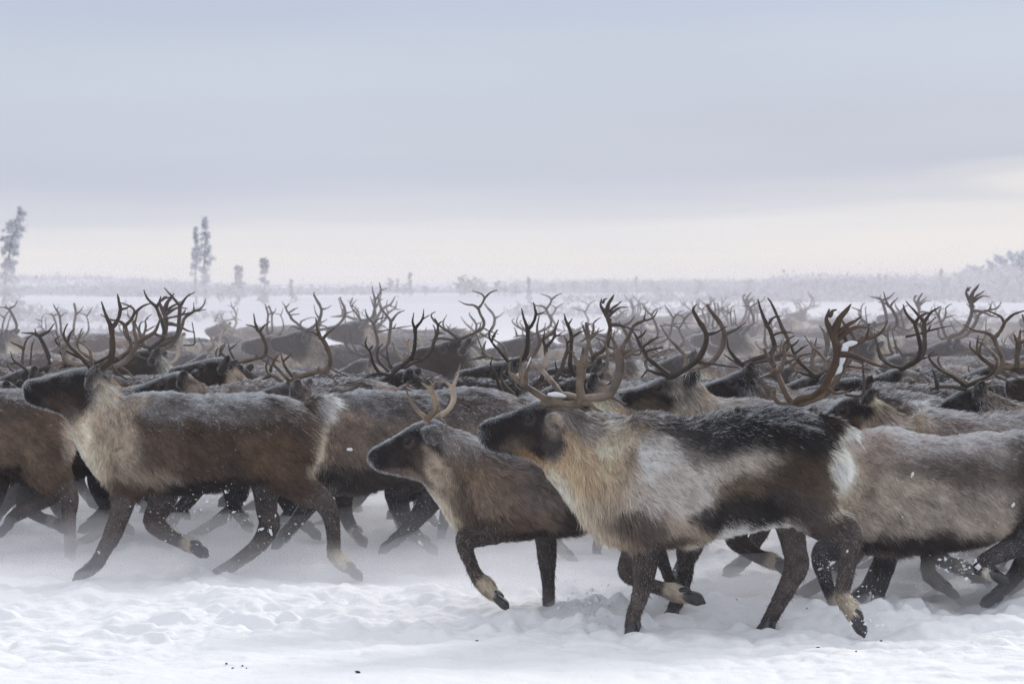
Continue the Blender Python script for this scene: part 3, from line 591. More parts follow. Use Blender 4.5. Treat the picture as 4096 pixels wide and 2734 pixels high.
BASES['d'] = antset('d', 17.55, (1150, 1532),
    [S(Z2, [(290, 850), (400, 795), (500, 770), (600, 740), (655, 705), (662, 610), (620, 500), (572, 440)], 16, 13), S(Z2, [(575, 450), (550, 370), (535, 270)], 12, 4), S(Z2, [(600, 460), (650, 400), (708, 358)], 11, 4), S(Z2, [(570, 440), (520, 405), (450, 390)], 9, 3), S(Z2, [(655, 712), (740, 760), (825, 795)], 9, 3), S(Z2, [(580, 750), (660, 790), (732, 856)], 8, 3),
     S(Z2, [(535, 768), (555, 735), (562, 705)], 7, 3), S(Z2, [(300, 835), (220, 750), (160, 690), (165, 640), (215, 590)], 13, 4)],
    [S(Z2, [(260, 870), (190, 810), (110, 770), (90, 700), (115, 640)], 14, 3), S(Z2, [(120, 790), (80, 810), (55, 815)], 14, 4), S(Z2, [(130, 740), (150, 680), (195, 610)], 11, 3), S(Z2, [(340, 810), (270, 720), (240, 650), (222, 585)], 13, 4), S(Z2, [(250, 650), (290, 620), (322, 588)], 9, 3)], (.18, .135, .10), (.10, .075, .055))
BASES['e'] = antset('e', 14.9, (3166, 1630),
    [S(Z4, [(230, 1070), (270, 1010), (400, 970), (500, 890), (570, 750), (612, 620), (604, 480), (570, 400)], 20, 19), S(Z4, [(590, 450), (545, 350), (522, 280), (548, 195)], 20, 4), S(Z4, [(555, 250), (580, 210), (610, 200)], 12, 4), S(Z4, [(600, 380), (640, 280), (690, 220), (745, 150)], 22, 4), S(Z4, [(640, 400), (690, 350), (760, 310), (832, 262)], 15, 4),
     S(Z4, [(630, 460), (710, 395), (800, 352), (928, 362)], 14, 4), S(Z4, [(610, 600), (720, 600), (850, 640), (960, 690), (1068, 710)], 17, 4), S(Z4, [(520, 900), (600, 945), (680, 940), (750, 905)], 10, 3), S(Z4, [(590, 400), (600, 470), (640, 520)], 24, 16)],
    [S(Z4, [(230, 1060), (400, 1000), (540, 930), (640, 770), (690, 640), (720, 550), (800, 490)], 18, 15), S(Z4, [(790, 500), (880, 455), (960, 435), (1030, 380), (1070, 298)], 15, 4), S(Z4, [(880, 455), (895, 390), (910, 322)], 10, 3),
     S(Z4, [(220, 1040), (150, 930), (95, 800), (60, 720), (0, 620), (-30, 560)], 19, 8), S(Z4, [(80, 770), (130, 700), (150, 600), (140, 520), (180, 465), (237, 428)], 13, 3), S(Z4, [(150, 680), (240, 640), (318, 608)], 9, 3), S(Z4, [(55, 700), (35, 620), (60, 540), (105, 518)], 12, 3), S(Z4, [(55, 740), (0, 790), (-40, 800)], 10, 3),
     S(Z4, [(200, 1060), (110, 1040), (60, 980), (50, 900)], 18, 10), S(Z4, [(60, 930), (30, 900), (10, 905)], 10, 3), S(Z4, [(700, 960), (830, 965), (862, 880), (850, 700), (850, 618)], 9, 4)], (.10, .058, .032), (.13, .09, .062))
BASES['f'] = antset('f', 15.6, (2668, 1502),
    [S(Z3, [(1400, 800), (1460, 778), (1560, 725), (1660, 645), (1720, 545), (1742, 430), (1700, 330)], 17, 14), S(Z3, [(1700, 340), (1640, 240), (1622, 190), (1652, 153)], 13, 3), S(Z3, [(1740, 425), (1840, 395), (1917, 348)], 10, 3), S(Z3, [(1410, 785), (1320, 715), (1240, 650), (1200, 610), (1215, 565), (1345, 535)], 15, 4), S(Z3, [(1225, 640), (1150, 520), (1120, 450), (1070, 370)], 13, 3), S(Z3, [(1165, 540), (1240, 480), (1318, 440)], 9, 3), S(Z3, [(1130, 450), (1170, 420), (1203, 382)], 8, 3), S(Z3, [(1400, 785), (1290, 765), (1215, 742), (1160, 805)], 13, 3), S(Z3, [(1680, 672), (1800, 682), (1900, 700), (2025, 715)], 9, 3)],
    [S(Z3, [(1430, 790), (1600, 740), (1780, 672), (1870, 560), (1902, 420), (1860, 300)], 16, 14), S(Z3, [(1860, 310), (1790, 220), (1750, 160), (1765, 152)], 13, 4), S(Z3, [(1905, 415), (2000, 380), (2092, 310)], 10, 3), S(Z3, [(1545, 715), (1555, 620), (1480, 530), (1400, 445), (1335, 340)], 14, 4), S(Z3, [(1565, 622), (1610, 590), (1648, 552)], 9, 3), S(Z3, [(1215, 730), (1200, 660), (1280, 600), (1380, 560), (1445, 550)], 10, 3)], BG, BL)
BASES['g'] = antset('g', 19.5, (1600, 1440),
    [S(Z2, [(1215, 670), (1240, 640), (1310, 585), (1385, 525), (1420, 450), (1432, 330), (1430, 240)], 16, 13), S(Z2, [(1430, 250), (1408, 180), (1418, 98)], 11, 3), S(Z2, [(1435, 240), (1498, 155), (1510, 68)], 12, 3), S(Z2, [(1495, 160), (1530, 140), (1560, 120)], 7, 3), S(Z2, [(1200, 680), (1100, 650), (1040, 560), (1005, 450), (930, 390)], 15, 3), S(Z2, [(1005, 450), (970, 390), (982, 322)], 10, 3), S(Z2, [(1005, 440), (1025, 420), (1040, 400)], 7, 3), S(Z2, [(1390, 525), (1500, 530), (1585, 565)], 8, 3), S(Z2, [(1090, 660), (1010, 680), (960, 712)], 10, 3)],
    [S(Z2, [(1230, 660), (1320, 610), (1420, 560), (1510, 525), (1575, 455), (1612, 350), (1640, 280)], 15, 14), S(Z2, [(1640, 290), (1640, 210), (1612, 150)], 12, 3), S(Z2, [(1640, 215), (1665, 190), (1685, 180)], 8, 3), S(Z2, [(1640, 292), (1680, 290), (1707, 296)], 8, 3), S(Z2, [(1180, 640), (1090, 540), (1085, 440), (1132, 388)], 13, 3), S(Z2, [(1200, 610), (1175, 500), (1165, 400)], 11, 3), S(Z2, [(1215, 600), (1160, 520), (1100, 480)], 9, 3), S(Z2, [(1440, 555), (1540, 515), (1645, 540)], 7, 3)], BG, BG)
BASES['h'] = antset('h', 16.3, (3860, 1545),
    [S(Z4, [(1770, 885), (1830, 860), (1930, 815), (2020, 760), (2055, 670)], 14, 4), S(Z4, [(1770, 880), (1660, 800), (1560, 745), (1490, 690), (1440, 610), (1490, 573)], 13, 4), S(Z4, [(1760, 905), (1600, 885), (1500, 900), (1452, 920)], 13, 4), S(Z4, [(1520, 895), (1500, 800), (1472, 730)], 14, 3), S(Z4, [(2050, 795), (2130, 830), (2225, 882)], 8, 3)],
    [S(Z4, [(1800, 880), (1900, 830), (2000, 790), (2085, 730), (2102, 640), (2060, 550), (2025, 450)], 15, 13), S(Z4, [(2025, 450), (1960, 405), (1850, 385), (1752, 328)], 13, 3), S(Z4, [(2030, 450), (2090, 380), (2122, 305)], 12, 11), S(Z4, [(2120, 315), (2070, 250), (1938, 200)], 11, 3), S(Z4, [(2120, 310), (2200, 240), (2300, 208)], 11, 4), S(Z4, [(2100, 740), (2190, 790), (2290, 825)], 8, 3), S(Z4, [(1800, 870), (1690, 800), (1570, 730), (1525, 660), (1535, 600), (1578, 518)], 12, 3)], BG, (.16, .12, .09))
BASES['i'] = antset('i', 20.5, (112, 1425),
    [S(Z1, [(260, 640), (370, 622), (445, 580), (440, 500), (390, 380), (350, 310)], 17, 15), S(Z1, [(350, 312), (290, 290), (190, 285)], 14, 4), S(Z1, [(375, 305), (440, 270), (490, 203)], 13, 4), S(Z1, [(330, 295), (318, 270), (315, 245)], 8, 3), S(Z1, [(250, 640), (180, 580), (120, 540), (90, 455)], 13, 3), S(Z1, [(130, 560), (100, 570), (65, 560)], 8, 3)],
    [S(Z1, [(230, 640), (200, 560), (212, 430), (240, 350), (290, 310)], 13, 4), S(Z1, [(210, 430), (150, 400), (90, 370)], 12, 4), S(Z1, [(220, 640), (120, 640), (70, 600), (65, 560)], 11, 3), S(Z1, [(270, 620), (280, 480), (290, 400), (310, 355)], 10, 3)], BG, BG)
BASES['j'] = antset('j', 21.0, (600, 1425),
    [S(Z1, [(1340, 610), (1400, 570), (1450, 520), (1472, 440), (1440, 330), (1392, 215)], 17, 14), S(Z1, [(1395, 220), (1310, 140), (1275, 62)], 14, 4), S(Z1, [(1395, 215), (1450, 150), (1540, 125)], 12, 4), S(Z1, [(1340, 600), (1230, 575), (1130, 520), (1090, 450), (1085, 385)], 13, 3), S(Z1, [(1440, 540), (1520, 510), (1610, 480)], 9, 3)],
    [S(Z1, [(1360, 600), (1500, 560), (1600, 480), (1625, 340), (1635, 200)], 16, 15), S(Z1, [(1635, 210), (1570, 130), (1490, 40)], 14, 4), S(Z1, [(1640, 205), (1700, 120), (1770, 80)], 13, 4), S(Z1, [(1460, 335), (1580, 310), (1720, 275), (1880, 240)], 11, 3), S(Z1, [(1320, 600), (1240, 520), (1200, 400), (1190, 300)], 12, 3), S(Z1, [(1640, 300), (1670, 270), (1690, 230)], 8, 3)], BG, BG)
BASES['k'] = antset('k', 18.9, (2330, 1445),
    [S(Z3, [(560, 650), (520, 560), (525, 420), (530, 290), (495, 180)], 16, 12), S(Z3, [(497, 190), (475, 140), (464, 88)], 11, 3), S(Z3, [(500, 180), (520, 160), (537, 133)], 8, 3), S(Z3, [(538, 300), (600, 262), (655, 240)], 10, 3), S(Z3, [(540, 640), (470, 660), (400, 600), (380, 520)], 12, 3)],
    [S(Z3, [(590, 650), (655, 580), (672, 440), (690, 315), (668, 180)], 16, 11), S(Z3, [(692, 330), (750, 280), (785, 222)], 11, 3), S(Z3, [(600, 650), (760, 660), (850, 570), (860, 470), (830, 350), (750, 310)], 13, 4), S(Z3, [(840, 350), (880, 290), (905, 242)], 9, 3), S(Z3, [(580, 640), (520, 700), (450, 720)], 9, 3)], BG, (.17, .135, .11))
BASES['l'] = antset('l', 16.9, (2972, 1462),
    [S(Z3, [(2060, 690), (1990, 620), (1940, 540), (1920, 430)], 14, 4), S(Z3, [(2070, 690), (2180, 640), (2300, 600), (2350, 530), (2330, 430), (2290, 340)], 16, 12), S(Z3, [(2290, 350), (2240, 230), (2203, 108)], 13, 4), S(Z4, [(30, 450), (60, 420), (130, 400), (228, 402)], 9, 3), S(Z4, [(10, 320), (30, 285), (65, 262), (116, 256)], 8, 3)],
    [S(Z3, [(2080, 690), (2260, 650), (2400, 640)], 15, 13), S(Z4, [(60, 630), (160, 560), (180, 480), (140, 380)], 14, 12), S(Z4, [(140, 390), (90, 270), (40, 160), (0, 95)], 13, 4), S(Z4, [(170, 600), (260, 620), (300, 680)], 8, 3), S(Z3, [(2050, 700), (1960, 640), (1900, 600)], 10, 3)], BG, (.12, .09, .07))

# ------------------------------------------------------------------ heroes
FULL = 1.0
def hero(sp, n, label, antk=None, antb=None, **kw):
    B = build(sp, int(n*1.6*FULL), .0024, .0085 if FULL >= 1 else .012, sp['seed'])
    al = []
    if antk:
        loc = Vector(BASES[antk]-B['root']); al = [('antler', m, loc) for m in ANT[antk]]
    return B, assemble(B, label, al, **kw)
B1, R1 = hero(H1, 190000, 'brown reindeer with raised head and tall antlers, foremost animal on the left', 'a')
B4, R4 = hero(H4, 230000, 'big reindeer with shaggy ochre neck and whitish flank, nearest of all', 'b')
B3, R3 = hero(H3, 170000, 'small young reindeer with short pale forked antlers, nose ahead of the big ochre-necked bull', 'c')
B2, R2 = hero(H2, 140000, 'dark frosted reindeer running behind the small young one, head behind a white rump', 'd')
B5, R5 = hero(H5, 170000, 'grey beige reindeer cut by the right edge, heavy brown snow-filled antlers above the dark back', 'e')
B0, R0 = hero(H0, 90000, 'brown hindquarters of a reindeer leaving the frame at the left edge')

# neighbours whose heads and backs show above the front row
def fronted(d, k, X0, head, ears, eye, headcoat, tint, frost, seed, gain=1.0, tail=H1):
    foot = HY+CAMH*F/d
    def tp(x, y): return (X0+(x-600)*k, foot-(2290-y)*k)
    sp = dict(d=d, rootx=X0+20, headx=head[5][0], neckx=head[8][0], base=tuple(np.array(BR)*tint), frosty=(foot-(2290-1590)*k, foot-(2290-1760)*k), frost=frost, gain=gain, len=.036, seed=seed, eye=eye)
    sp['sections'] = list(head)+[(*tp(a, b), *tp(c, e), w) for a, b, c, e, w in H1['sections'][10:]]
    sp['limbs'] = [dict(p=[(*tp(x, y), r*k) for x, y, r in l['p']], **{q: v for q, v in l.items() if q not in ('p', 'Q', 'R')}) for l in H1['limbs']]
    sp['coat'] = [(*tp(b[0], b[1]), b[2]*k, b[3]*k, b[4], tuple(np.clip(np.array(b[5])*tint, 0, .85)))+tuple(b[6:]) for b in H1['coat'] if b[0] > 400]+headcoat
    sp['lens'] = [(*tp(a, b), c*k, l) for a, b, c, l in H1['lens']]; sp['ears'] = ears
    return sp
H7 = fronted(15.6, 1.07, 2925,
    [(2463, 1568, 2464, 1592, .034), (2478, 1556, 2476, 1612, .052), (2520, 1550, 2518, 1634, .058), (2575, 1538, 2580, 1652, .064), (2630, 1513, 2632, 1672, .085), (2685, 1494, 2655, 1715, .10),
     (2742, 1496, 2668, 1775, .105), (2795, 1538, 2684, 1830, .115), (2840, 1580, 2715, 1885, .14), (2890, 1597, 2760, 1925, .175)],
    [((2740, 1530, -.095), (2783, 1484, -.18), 56), ((2765, 1520, .09), (2792, 1487, .14), 46)], (2632, 1548),
    [(2600, 1590, 150, 105, -8, (.035, .027, .025), 1, .35), (2600, 1630, 80, 34, 10, (.13, .095, .075), .8), (2780, 1640, 105, 130, 0, (.60, .50, .40), 1), (2730, 1560, 60, 70, 0, (.34, .29, .25), .8), (2900, 1640, 110, 60, 0, (.52, .42, .33), .9), (2492, 1590, 40, 45, 0, DK, 1)], (1.5, 1.4, 1.35), .9, 61)
H6 = fronted(15.3, 1.04, 3690,
    [(3272, 1668, 3276, 1690, .032), (3288, 1652, 3290, 1708, .048), (3322, 1630, 3325, 1725, .056), (3358, 1601, 3370, 1742, .07), (3405, 1580, 3425, 1760, .09), (3462, 1580, 3450, 1800, .10),
     (3515, 1604, 3462, 1850, .108), (3562, 1637, 3480, 1895, .12), (3608, 1664, 3505, 1930, .145), (3655, 1666, 3545, 1955, .18)],
    [((3452, 1608, -.09), (3500, 1553, -.17), 52), ((3478, 1590, .085), (3512, 1556, .13), 42)], (3367, 1640),
    [(3370, 1660, 120, 95, -20, (.030, .024, .023), 1, .35), (3390, 1700, 60, 34, 0, (.13, .09, .07), .7), (3530, 1700, 70, 90, 0, (.26, .20, .16), .9), (3640, 1700, 90, 60, 0, (.40, .32, .25), .8)], (1.5, 1.35, 1.25), .8, 62, 1.2)
H10 = fronted(16.3, .995, 4190,
    [(3732, 1640, 3736, 1662, .032), (3748, 1624, 3752, 1680, .048), (3775, 1602, 3785, 1696, .056), (3812, 1576, 3830, 1710, .066), (3855, 1554, 3872, 1728, .088), (3905, 1545, 3898, 1765, .10),
     (3955, 1568, 3915, 1815, .108), (4010, 1597, 3940, 1862, .12), (4060, 1620, 3970, 1895, .145), (4120, 1618, 4010, 1920, .18)],
    [((3905, 1580, -.09), (3936, 1524, -.16), 60), ((3945, 1560, .085), (3990, 1548, .16), 44)], (3838, 1610),
    [(3830, 1630, 125, 110, -25, (.026, .021, .021), 1, .35), (3985, 1640, 60, 90, 0, (.17, .13, .11), .9), (3870, 1700, 70, 50, 0, (.05, .04, .036), .8)], (1.2, 1.1, 1.05), .8, 63)
H8 = fronted(16.9, .985, 3190,
    [(2782, 1545, 2784, 1566, .032), (2797, 1536, 2797, 1582, .048), (2835, 1528, 2835, 1600, .056), (2880, 1514, 2885, 1616, .064), (2930, 1490, 2935, 1640, .085), (2980, 1478, 2958, 1685, .10),
     (3025, 1500, 2972, 1740, .106), (3065, 1540, 2990, 1795, .12), (3105, 1570, 3015, 1840, .145), (3150, 1578, 3055, 1880, .18)],
    [((2985, 1515, -.09), (3004, 1447, -.15), 56), ((3005, 1500, .085), (3030, 1455, .14), 42)], (2925, 1530),
    [(2900, 1560, 130, 90, -12, (.028, .022, .022), 1, .35), (3060, 1600, 70, 90, 0, (.16, .125, .10), .9)], (.9, .85, .85), .8, 64)
hero(H7, 80000, 'cream-necked reindeer with dark face looking over the nearest bull, antlers curving back', 'f')
hero(H6, 70000, 'antlerless dark-faced reindeer with pointed ear just above the grey beige back on the right')
hero(H10, 70000, 'black-headed reindeer with wide forked antlers at the right edge', 'h')
hero(H8, 60000, 'black-faced reindeer whose upright ear stands just behind the cream-necked one', 'l')

# ------------------------------------------------------------------ herd behind
import copy, colorsys
def variant(src, tint, frost, seed, voxel=.014, n=46000, w=.006):
    sp = copy.deepcopy(src); sp['seed'] = seed; sp['frost'] = frost*.75; sp['speck'] = .08; sp['gain'] = 1.0
    sp['coat'] = [tuple(b[:5])+(tuple(np.clip(np.array(b[5])*(np.array(tint) if b[0] > sp['headx']+25 else 1), 0, .85)),)+tuple(b[6:]) for b in sp['coat']]
    if src is H1: sp['coat'].append((240, 1600, 190, 90, 10, (.05, .036, .03), .8))
    sp['base'] = tuple(np.array(sp['base'])*np.array(tint))
    B = build(sp, n, w, voxel, seed)
    return B
VARS = [variant(H1, (1.15, 1.1, 1.1), 1.0, 41), variant(H2, (1.6, 1.45, 1.35), 1.0, 42), variant(H4, (1.0, 1.0, 1.0), .9, 43), variant(H5, (1.0, .97, .95), 1.0, 44),
        variant(H3, (.9, .9, .95), .9, 45), variant(H1, (1.6, 1.65, 1.7), 1.0, 46), variant(H2, (.6, .58, .6), .9, 47), variant(H1, (.62, .6, .62), .8, 48), variant(H3, (.5, .47, .48), .7, 49)]
VB = [BASES['a'], BASES['d'], BASES['b'], BASES['e'], BASES['c'], BASES['a'], BASES['d'], BASES['a'], BASES['c']]
VB = [Vector(b-B['root']) for b, B in zip(VB, VARS)]
COATW = ['brown', 'grey brown', 'light-flanked', 'grey beige', 'small greyish', 'pale cream-necked', 'very dark', 'dark brown', 'slender dark']
def place(v, ak, sx, sy, d, label, yaw=0.0, scale=None, small=False, antsc=1.0, name='reindeer', flip=False):
    B = VARS[v]; b = VB[v]
    if scale is None:
        scale = float(np.clip((CAMH-(sy-HY)/F*d)/b.z, .8, 1.22))
    x = (sx-CX)/F*d
    r = bpy.data.objects.new('reindeer', None); scene.collection.objects.link(r)
    r.scale = (scale,)*3; r.rotation_euler = (0, 0, yaw)
    off = Vector((b.x*math.cos(yaw), b.x*math.sin(yaw), 0))*scale
    r.location = (x-off.x, d-off.y, 0)
    tag(r, label, 'reindeer', 'running reindeer herd')
    link('body', B['body'], r); link('fur', B['fur'], r)
    if not small:
        for h in B['hoofs']: link('hoof', h, r)
        for e in B['eyes']: link('eye', e, r)
    if ak:
        for i, m in enumerate(ANT[ak]):
            o = link('antler', m, r, b); o.scale = (antsc/scale*.98,)*3
    return r
# individually placed neighbours: variant, antlers, antler-base pixel, depth, label
near = [
 (7, None, 3420, 1510, 17.6, 'dark head with rounded ear just above the antlerless reindeer on the right', .05, None),
 (1, None, 700, 1495, 18.6, 'antlerless reindeer with two upright ears behind the foremost back on the left', 0, None),
 (6, 'g', 1600, 1440, 19.8, 'dark-faced reindeer with tall many-pronged antlers above the frosted dark back', 0, 1.0),
 (0, None, 880, 1430, 20.2, 'brown reindeer showing its rounded rump and pale rump patch in mid-herd', 0, None),
 (1, 'i', 112, 1440, 20.6, 'reindeer with flat-topped forked antlers at the far left of the middle rows', 0, 1.0),
 (5, 'j', 600, 1430, 21.6, 'pale-shouldered reindeer with very wide antlers left of centre', .03, 1.0),
 (0, 'h', 372, 1452, 19.4, 'reindeer whose crown rises between the foremost left antlers', .06, .95),
 (6, 'd', 930, 1440, 20.9, 'dark head with bushy upright antlers above the two-eared reindeer', -.03, 1.0),
 (1, 'k', 2330, 1450, 18.9, 'reindeer with straight tall pronged antlers above the nearest bull antlers', 0, 1.0),
 (3, 'g', 2110, 1475, 17.9, 'grey reindeer with bushy dark antlers at the centre', 0, .95),
 (1, 'f', 3250, 1440, 18.9, 'reindeer with slim curved antlers right of the heavy snow-filled pair', .04, 1.0),
 (2, 'j', 3600, 1450, 19.5, 'light-flanked reindeer with upright antlers left of the right-edge pair', 0, 1.0),
 (3, None, 1500, 1560, 19.0, 'grey reindeer back showing between the frosted dark one and the cream neck', 0, .95),
 (0, 'a', 2020, 1480, 20.4, 'brown reindeer with spread antlers behind the centre gap', 0, .95),
 (6, None, 0, 1530, 19.0, 'dark reindeer back at the left edge behind the brown hindquarters', 0, .95),
 (7, None, -120, 1560, 18.4, 'dark-legged reindeer running behind the leftmost hindquarters', .03, .9),
 (2, 'b', 3960, 1440, 20.0, 'light-flanked reindeer with broad antlers behind the right-edge pair', 0, 1.0),
]
occ = [(R_.location.x+.35*1, R_.location.y) for R_ in (R1, R4, R3, R2, R5, R0)]
CB = []      # body centres already taken
for R_ in [o for o in scene.objects if o.type == 'EMPTY' and o.get('category') == 'reindeer']: CB.append((R_.location.x+.45, R_.location.y))
for v, ak, sx, sy, d, lab, yaw, sc in near:
    r = place(v, ak, sx, sy, d, lab, yaw, sc); CB.append((r.location.x+.45, r.location.y))
# further rows
rows = []; d = 18.2; row = 0; placed = []
ANK = ['a', 'b', 'd', 'e', 'f', 'g', 'h', 'i', 'j', 'k']
ANW = {'a': 'fork-topped', 'b': 'broad-pronged', 'd': 'bushy', 'e': 'heavy', 'f': 'swept-back', 'g': 'many-pronged', 'h': 'wide', 'i': 'flat-topped', 'j': 'spreading', 'k': 'straight tall', 'c': 'short'}
g = random.Random(77)
while d < 62:
    hw = d*.19+1.2; x = -hw+g.uniform(0, 2.0); inrow = []
    while x < hw+1.0:
        X, Y = x+g.uniform(-.3, .3), d+g.uniform(-.5, .5)
        if d < (40 if X < 1.5 else 50) or (g.random() < .35 and d < (47 if X < 1.5 else 62)):
            if all(abs(X-a)/2.05+abs(Y-b)/0.85 > 1 for a, b in CB):
                inrow.append((X, Y)); CB.append((X, Y))
        x += g.uniform(1.95, 2.75)
    for j, (X, Y) in enumerate(inrow):
        v = g.choice([0, 1, 1, 2, 3, 3, 4, 5, 6, 7]); ak = g.choice(ANK) if g.random() < .85 else None
        if v == 4 and ak: ak = 'c'
        yaw = g.gauss(0, .14); sc = g.uniform(.92, 1.06)
        placed.append((row, j, X-.45, Y, v, ak, yaw, sc))
    d += 1.45+.045*(d-18); row += 1
ORD = ['first', 'second', 'third', 'fourth', 'fifth', 'sixth', 'seventh', 'eighth', 'ninth', 'tenth', 'eleventh', 'twelfth', 'thirteenth', 'fourteenth', 'fifteenth', 'sixteenth', 'seventeenth', 'eighteenth', 'nineteenth', 'twentieth']
def ordn(i):
    if i < 20: return ORD[i]
    t = {2: 'twenty', 3: 'thirty', 4: 'forty', 5: 'fifty', 6: 'sixty', 7: 'seventy'}[(i+1)//10]; u = (i+1) % 10
    return (t[:-1]+'ieth') if u == 0 else t+'-'+ORD[u-1]
for row_, j, X, Y, v, ak, yaw, sc in placed:
    B = VARS[v]
    r = bpy.data.objects.new('reindeer', None); scene.collection.objects.link(r)
    r.location = (X, Y, 0); r.scale = (sc,)*3; r.rotation_euler = (0, 0, yaw)
    if ak: lab = '%s reindeer, %s antlers, %s from left in the %s row behind' % (COATW[v], ANW[ak], ordn(j), ordn(row_))
    else: lab = '%s reindeer without antlers, %s from left in the %s row behind' % (COATW[v], ordn(j), ordn(row_))
    tag(r, lab, 'reindeer', 'running reindeer herd')
    link('body', B['body'], r)
    if Y < 48: link('fur', B['fur'], r)
    if Y < 32:
        for h in B['hoofs']: link('hoof', h, r)
    if ak:
        for i, m in enumerate(ANT[ak]):
            o = link('antler', m, r, VB[v]); q = g.uniform(.85, 1.1); o.scale = (q, q*g.uniform(.8, 1.2), q); o.rotation_euler = (0, g.uniform(-.12, .12), 0)
print('herd', len(placed)+len(near)+6)

# ------------------------------------------------------------------ snow on antlers
def snowlump(P, r, name='snow_patch', parent=None, root=(0, 0, 0)):
    s = Soup(); s.tube(P, r, seg=12, n=6)
    V = np.vstack(s.V); V += .3*np.mean(r)*np.column_stack([fbm(V*40+i*7, 3, i) for i in range(3)])
    s.V = [V]; return link(name, s.mesh(name, M_CLOD), parent)
rt = np.array(R5.location)
def onant(sp, pts, off): return pts3(G(sp, pts), off, 14.9, rt)
for q_, r_ in (([(565, 890), (590, 840), (612, 800)], [.006, .009, .006]), ([(605, 805), (640, 750), (655, 700)], [.008, .013, .009]), ([(655, 690), (668, 640), (680, 600)], [.009, .014, .009]), ([(672, 600), (690, 550), (700, 515)], [.010, .018, .012]), ([(690, 515), (745, 500), (790, 492)], [.012, .015, .007])):
    snowlump(onant(Z4, q_, .21), r_, parent=R5)
rt4 = np.array(R4.location)
for q, r_ in (([(330, 985), (400, 985), (475, 1000)], [.008, .014, .006]), ([(50, 805), (70, 800), (80, 750)], [.006, .008, .004]), ([(130, 760), (150, 700), (170, 650)], [.003, .004, .002])):
    snowlump(pts3(G(Z3, q), -.05 if q[0][0] > 300 else -.12, 13.97, rt4)+np.array([0, 0, .015]), r_, parent=R4)

# ------------------------------------------------------------------ ground
yb = np.concatenate([np.linspace(-30, 8, 30), np.arange(8.3, 11, .12), np.arange(11, 15.2, .0125), np.arange(15.2, 20, .03)])
y = 20.0; ext = []
while y < 620: ext.append(y); y += .05+.0028*(y-18)
Y = np.concatenate([yb, ext]); nx = 640
u = np.linspace(-1, 1, nx); u = np.sign(u)*(0.42*np.abs(u)+0.58*np.abs(u)**5)
HW = 8+.62*np.maximum(Y, 0)
Xg = u[None, :]*HW[:, None]*0.62; Yg = np.repeat(Y[:, None], nx, 1)
def ground_h(x, y):
    p = np.column_stack([x, y, np.zeros_like(x)])
    near_ = 1-sstep(24, 70, y)
    h = .05*fbm(p*np.array([.55, .8, 1]), 3, 1)
    clod = fbm(p*np.array([5, 8, 1])+3, 4, 5); ed = np.abs(noise3(p*np.array([2.2, 4.2, 1]), 8))
    chunk = np.maximum(noise3(p*np.array([9, 12, 1]), 12), 0)**1.5*np.maximum(fbm(p*1.7, 2, 14)+.25, 0)
    bil = (1-np.abs(noise3(p*np.array([6.5, 8, 1])+9, 61)))**2; bil2 = (1-np.abs(noise3(p*np.array([15, 17, 1])+2, 62)))**2
    patch = .35+.65*sstep(-.25, .35, fbm(p*.9, 2, 63))
    smooth_ = .38+.62*sstep(12.0, 14.0, y)
    trod = 1+.6*np.exp(-((y-14.5)/1.3)**2)
    h += near_*smooth_*trod*(.030*clod+.022*(ed**.6-.5)+.075*chunk+patch*(.028*(.5-bil)+.012*(.5-bil2)))
    # a low bank of shovelled snow in front of the runners
    yb_ = 15.55-.95*sstep(-.9, 1.2, x)-.35*sstep(1.0, 2.2, x)+.25*noise3(np.column_stack([x*1.3, x*0, x*0]), 33)
    h += .055*np.exp(-((y-yb_)/.38)**2)*(.7+.6*noise3(np.column_stack([x*3.1, y*1.5, x*0]), 31))
    h += -.03+.10*sstep(0, 1, (11.5-y)/3)
    # rising tundra and low ridges far off
    h += .9*sstep(70, 260, y)+.5*fbm(p*.02, 3, 20)*sstep(60, 150, y)
    ridge = np.where(x/y < -.06, .95+1.1*sstep(-.05, -.14, x/y)*1, .95)+.4*noise3(np.column_stack([x/y*22, y*.004, x*0]), 25)
    xr = x/np.maximum(y, 1)
    lift = 0.75+.95*sstep(-.09, -.16, xr)+.6*sstep(.05, .16, xr)
    h += (lift+.25*noise3(np.column_stack([xr*16, y*.01, x*0]), 25))*sstep(330, 500, y)*1.3
    return h
Hg = ground_h(Xg.ravel(), Yg.ravel())
ny = len(Y); I = np.arange(ny*nx).reshape(ny, nx)
quads = np.column_stack([I[:-1, :-1].ravel(), I[:-1, 1:].ravel(), I[1:, 1:].ravel(), I[1:, :-1].ravel()])
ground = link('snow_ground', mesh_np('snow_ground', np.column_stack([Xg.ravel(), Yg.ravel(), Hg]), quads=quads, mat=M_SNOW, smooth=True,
    col=np.array((.90, .905, .93))+(np.array((.56, .585, .66))-np.array((.90, .905, .93)))*(sstep(60, 130, Yg.ravel())*(.75+.5*fbm(np.column_stack([Xg.ravel()*.06, Yg.ravel()*.03, Xg.ravel()*0]), 3, 77)))[:, None]))  # far snow tinted darker and bluer with distance: dimmer overcast light painted in
tag(ground, kind='structure')
def gz(x, y): return float(ground_h(np.array([float(x)]), np.array([float(y)]))[0])

